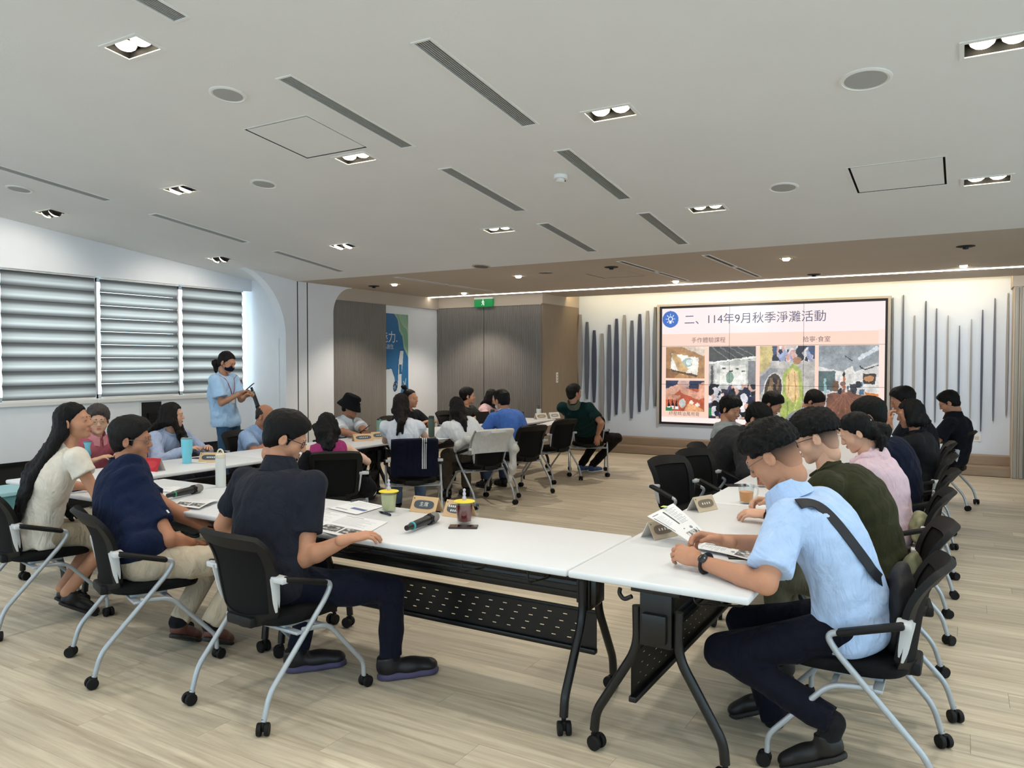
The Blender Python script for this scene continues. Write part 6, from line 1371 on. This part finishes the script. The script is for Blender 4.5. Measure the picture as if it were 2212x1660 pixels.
# shoulder bag: strap over the left shoulder, across the back, bag on the seat behind
bag = empty('shoulder_bag', (r1['O'][0], r1['O'][1], 0), R(90), 'black shoulder bag with wide strap, wedged between pale blue shirt and chair back', 'bag')
sv = r1['shirt']; Mw = Matrix.Translation(tuple(r1['O'])) @ Matrix.Rotation(R(90), 4, 'Z'); wv_ = [Mw @ v.co for v in sv.data.vertices]; bvr = BVHTree.FromPolygons(wv_, [q.vertices for q in sv.data.polygons])
pp = []; pn = []
for x_, y_ in ((1722, 1092), (1742, 1083), (1760, 1087), (1778, 1099), (1800, 1124), (1825, 1156), (1848, 1188), (1870, 1218), (1890, 1244)):
    d_ = Vector(nrm(ray(x_, y_))); h_ = bvr.ray_cast(Vector((0, 0, CAMH)), d_, 8.0)
    if h_[0] is None: h_ = bvr.find_nearest(Vector(tuple(ony(x_, y_, 3.25))))
    pp.append(h_[0]); pn.append(h_[1])
for _ in range(3):
    pp = [pp[0]]+[(pp[i-1]+2*pp[i]+pp[i+1])/4 for i in range(1, len(pp)-1)]+[pp[-1]]; pn = [pn[0]]+[(pn[i-1]+2*pn[i]+pn[i+1]).normalized() for i in range(1, len(pn)-1)]+[pn[-1]]
Mi = Mw.inverted(); pl = [Mi @ (a_+n_*.010) for a_, n_ in zip(pp, pn)]+[Vector((.10, -.17, .66))]; sm = []
for i in range(len(pl)-1):
    for k in range(4):
        p0, p1_, p2_, p3_ = pl[max(i-1, 0)], pl[i], pl[i+1], pl[min(i+2, len(pl)-1)]; q_ = k/4
        sm.append(.5*((2*p1_)+(-p0+p2_)*q_+(2*p0-5*p1_+4*p2_-p3_)*q_*q_+(-p0+3*p1_-3*p2_+p3_)*q_**3))
sm.append(pl[-1]); nl = [Mi.to_3x3() @ n_ for n_ in pn]+[Vector((0, -1, .3))]; cs = [tuple(sm[i]-(nl[min(i//4, len(nl)-1)]*(1-(i % 4)/4)+nl[min(i//4+1, len(nl)-1)]*((i % 4)/4))*.1) for i in range(len(sm))]
band('strap', sm, .044, .004, mat('strap_webbing', rgb(18, 18, 26), .6, bump=.2, bscale=500), bag, cs)
bg = Blob(); bg.ell((.04, -.175, .66), (.14, .048, .15), None, .03); bg.ell((.05, -.165, .55), (.14, .05, .10), None, .03); bg.cut((0, 0, .465), (0, 0, -1)); bg.disp(wob(.004, 45, 5)); blob_obj('bag_body', bg, .009, mat('bag_black', rgb(24, 24, 28), .7, bump=.2, bscale=300), bag)
MB().box((-.03, -.222, .66), (.23, -.212, .672), .003).build('zip', M_silver, bag); MB().tube([(.02+.012*math.cos(R(a)), -.222, .60+.016*math.sin(R(a))) for a in range(0, 360, 30)], .002, 6, close=True).build('key_ring', M_silver, bag); MB().box((.012, -.226, .535), (.030, -.220, .585), .003).build('key_fob', mat('fob_red', rgb(120, 30, 40), .5), bag)
# hair clip on the pink hoodie's head
cp = MB()
for k in range(5): cp.lathe([(.001, -.006), (.0055, 0), (.001, .006)], tuple(r3['H'](-.035+.010*k, -.112, .038+.004*(k % 2))), 8)
cp.build('hair_clip', mat('clip_pearl', rgb(226, 226, 222), .25), r3['root'], True)
# bucket hat and waistcoat
Hm = m4['H']; hatM = Matrix.Translation(tuple(Hm(0, -.012, .042))) @ Matrix([list(r_) for r_ in np.block([[np.stack([Hm(1, 0, 0)-Hm(0, 0, 0), Hm(0, 1, 0)-Hm(0, 0, 0), Hm(0, 0, 1)-Hm(0, 0, 0)], 1), np.zeros((3, 1))], [np.zeros((1, 3)), np.ones((1, 1))]])]) @ Matrix.Rotation(R(-8), 4, 'X') @ Matrix.Diagonal((1, 1.14, 1, 1))
ht = MB().lathe([(.138, -.050), (.122, -.012), (.104, .018), (.099, .060), (.090, .098), (.080, .108), (.001, .112)], n=32, M=hatM).build('bucket_hat', cloth((20, 20, 26)), m4['root'], True)
hl = MB().tube([tuple(hatM @ Vector((.070*math.sin(R(a)), .0905, .064+.0*a))) for a in (-8, 0, 8)], .004, 6).tube([tuple(hatM @ Vector(p_)) for p_ in ((-.012, .097, .070), (-.004, .100, .056), (.010, .098, .058), (.014, .096, .070))], .0025, 6).build('hat_emblem', mat('emblem_white', rgb(214, 214, 214), .6), ht, True)
vt = Blob()
for t_, rx, ry in ((.05, .158, .120), (.2, .152, .118), (.36, .150, .116), (.52, .158, .120), (.66, .162, .118), (.78, .150, .104)): vt.ell(m4['spine'](t_), (rx+.034, ry+.034, .085), m4['tors'], .05)
for s in (-1, 1): vt.ell(m4['SH'][s]+m4['lat']*s*.055, (.075, .14, .13), m4['tors'], .012, sub=True)
vt.ell(m4['spine'](.85)+m4['fw']*.14, (.075, .16, .26), m4['tors'], .012, sub=True); vt.cut((0, 0, .50), (0, 0, -1)); blob_obj('waistcoat', vt, .0095, cloth((86, 112, 130)), m4['root'])
ph = phone((0, 0), 0, 'smartphone held by the person in the bucket hat'); ph.location = tuple(m4['wl'](m4['AR'][-1][1]+m4['AR'][-1][2]*.09+V([0, 0, .03]))); ph.rotation_euler = (R(35), 0, R(-60))
# standing speaker: lanyard, phone, microphone
ly = drape(s0, [(1.02, 150), (1.0, 110), (.97, 70), (.90, 42), (.80, 28), (.68, 16), (.58, 6), (.52, 0)], .004)+drape(s0, [(.58, -6), (.68, -16), (.80, -28), (.90, -42), (.97, -70), (1.0, -110), (1.02, -150)], .004)
MB().tube(ly, .0035, 6).build('lanyard', mat('lanyard_red', rgb(168, 44, 48), .6), s0['root'], True)
bd = drape(s0, [(.46, 2)], .012)[0]; bd_o = MB().box((-.035, -.002, -.05), (.035, .002, .05), .002).build('id_badge', mat('badge_white', rgb(224, 220, 214), .4), s0['root']); bd_o.location = bd
E_, w_, d_, u_, _p = s0['AR'][1]; p_ = s0['wl'](w_+d_*.10+V([0, 0, .022])); ph = phone((0, 0), 0, 'smartphone held up by the standing person'); ph.location = tuple(p_); ph.rotation_euler = (R(40), R(10), R(-60))
E_, w_, d_, u_, _p = s0['AR'][-1]; p_ = s0['wl'](w_+d_*.075-V([0, 0, .02])); mc = mic(tuple(p_+V([.02, .02, -.075])), 0, 'black microphone held pointing down by the standing person'); mc.rotation_euler = (0, R(68), R(10))
# ------------------------------------------------------------------ jackets over chair backs
def over_back(ch, col, label, front=.22, rear=.40, half=.235, amp=.010, seed=1, stripes=False, name='jacket'):
    x, y, a = CHAIRS[ch]; t = empty(name, (x, y, 0), R(a), label, 'jacket', 'jackets on chair backs'); wv = wob(amp, 26, seed)
    def fn(u_, s_):
        # s_ runs from the front of the back, over its top, down the rear (metres)
        w = half*(1-.05*u_*u_); top = np.array(back_fn(np.clip(u_, -1, 1)*.98, 1.0))
        if s_ < 0: v = max(0, 1+s_/.448); p = np.array(back_fn(u_*.98, v))+[0, .026, .006]
        elif s_ < .05: q_ = s_/.05*math.pi; p = top+[0, .026-.05*(1-math.cos(q_))*.55, .006+.018*math.sin(q_)]
        else: v = 1-(s_-.05)/.448; p = np.array(back_fn(u_*.98, max(v, 0)))+[0, -.032-.02*(1-max(v, 0)), .004]; p[2] = min(p[2], top[2]+.004-(s_-.05))
        p[0] = u_*w; return p+np.array([0, 1, .2])*float(wv(np.array([[p[0], p[1]*.3, p[2]*.25]]))[0])*(1 if s_ > .05 else .3)*-.8
    us_ = np.linspace(-1, 1, 31); ss = np.linspace(-front, rear, 34)
    new_obj('shell', sheet_mesh('shell', fn, us_, ss, .010, cloth(col)), t)
    if stripes:
        for k in range(3):
            c0 = .30+.075*k; st_ = sheet_mesh('stripe', lambda u_, s_: np.array(fn(u_, s_))+np.array([0, -.007, .002]) if s_ > .03 else np.array(fn(u_, s_))+np.array([0, .0, .007]), np.linspace(c0, c0+.035, 3), np.linspace(-.02, rear*.82, 24), .002, cloth((222, 222, 222))); new_obj('stripe', st_, t)
    return t
over_back('L2', (20, 24, 46), 'navy jacket with three white stripes hung over a chair back', stripes=True, seed=3)
jk = over_back('L3', (206, 204, 200), 'white jacket thrown loosely over a chair back', front=.26, rear=.30, half=.26, amp=.016, seed=8)
dj = Blob(); dj.path([V([.25, -.20, .80]), V([.285, -.24, .62]), V([.28, -.23, .42]), V([.27, -.20, .26])], [.045, .050, .040, .026], .03); dj.path([V([-.22, -.10, .74]), V([-.285, .02, .66]), V([-.27, .10, .60])], [.05, .045, .03], .03); dj.ell((0, -.10, .72), (.20, .10, .07), None, .04); dj.disp(wob(.007, 42, 4)); blob_obj('hanging_sleeve', dj, .010, cloth((206, 204, 200)), jk)
x, y, a = CHAIRS['L1']; t = empty('jacket', (x, y, 0), R(a), 'black jacket with white sleeve stripes slipping off the magenta person\'s chair', 'jacket', 'jackets on chair backs')
dj = Blob(); dj.path([V([-.24, -.16, .80]), V([-.285, -.22, .66]), V([-.29, -.22, .50])], [.045, .052, .040], .03); dj.disp(wob(.006, 40, 3)); blob_obj('sleeve', dj, .010, cloth((22, 22, 28)), t); dj = Blob(); dj.ell((.24, .0, .50), (.10, .16, .10), None, .04); dj.path([V([.20, -.14, .60]), V([.29, -.06, .50]), V([.30, .06, .40])], [.05, .055, .045], .03); dj.disp(wob(.006, 40, 6)); blob_obj('shell', dj, .010, cloth((22, 22, 28)), t)
sb_ = MB()
for k in range(3): sb_.tube([(.30+.052*math.cos(R(q_)), .0+.01*k*2-.02, .46+.056*math.sin(R(q_))) for q_ in range(-100, 110, 15)], .0042, 6)
sb_.build('sleeve_stripe', cloth((222, 222, 222)), t, True)
# pale folded jacket and camouflage bag hung by right hand chairs, box by the window
x, y, a = CHAIRS['R3']; t = empty('canvas_bag', (x, y, 0), R(a), 'pale camouflage cloth bag squeezed behind the pink hoodie', 'bag'); cb_ = Blob(); cb_.ell((-.05, -.14, .60), (.13, .05, .11), None, .03); cb_.cut((0, 0, .465), (0, 0, -1)); cb_.disp(wob(.008, 40, 2)); blob_obj('cloth', cb_, .010, mat('camouflage', rgb(150, 150, 118), .85, var=.45, vscale=9), t)
x, y, a = CHAIRS['R2']; t = empty('canvas_bag', (x, y, 0), R(a), 'olive camouflage cloth bag squeezed behind the olive sweater', 'bag'); cb_ = Blob(); cb_.ell((-.10, -.13, .58), (.12, .05, .12), None, .03); cb_.cut((0, 0, .465), (0, 0, -1)); cb_.disp(wob(.008, 40, 7)); blob_obj('cloth', cb_, .010, mat('camouflage_olive', rgb(104, 104, 80), .85, var=.5, vscale=10), t)
sb = Z(60, 1070, .30); t = empty('storage_box', (-8.25, 4.15, 0), 0, 'pale blue storage box with a lid on the floor by the window wall', 'box')
MB().box((-.25, -.45, 0), (.25, .40, .29), .01).build('tub', mat('tub_teal', rgb(96, 150, 158), .5), t); MB().box((-.27, -.47, .29), (.27, .42, .33), .008).build('lid', mat('tub_lid', rgb(170, 216, 226), .45), t)
cbn = empty('wall_niche', (XWIN+.005, 6.05, .48), 0, 'dark open equipment niche under the window sill', 'niche'); MB().box((-.01, -.02, .30), (.004, .27, .60)).build('opening', M_dark, cbn); MB().box((.0, .06, .32), (.05, .22, .46), .006).build('device', M_black, cbn)
MB().box((0, -.03, .29), (.012, -.02, .61)).build('frame', M_trim, cbn)

# small white brand tab on the navy polo's sleeve
sv = p2['shirt']; Mw = Matrix.Translation(tuple(p2['O'])) @ Matrix.Rotation(R(-20), 4, 'Z'); bvr = BVHTree.FromPolygons([Mw @ v.co for v in sv.data.vertices], [q.vertices for q in sv.data.polygons])
h_ = bvr.ray_cast(Vector((0, 0, CAMH)), Vector(nrm(ray(362, 1106))), 9.0)
if h_[0] is not None:
    n_ = (Mw.inverted().to_3x3() @ h_[1]).normalized(); q_ = Mw.inverted() @ h_[0]; o = MB().box((-.006, -.010, 0), (.006, .010, .002)).build('sleeve_tab', mat('tab_white', rgb(226, 226, 226), .6), p2['root']); o.location = q_+n_*.001; o.rotation_euler = n_.to_track_quat('Z', 'Y').to_euler()
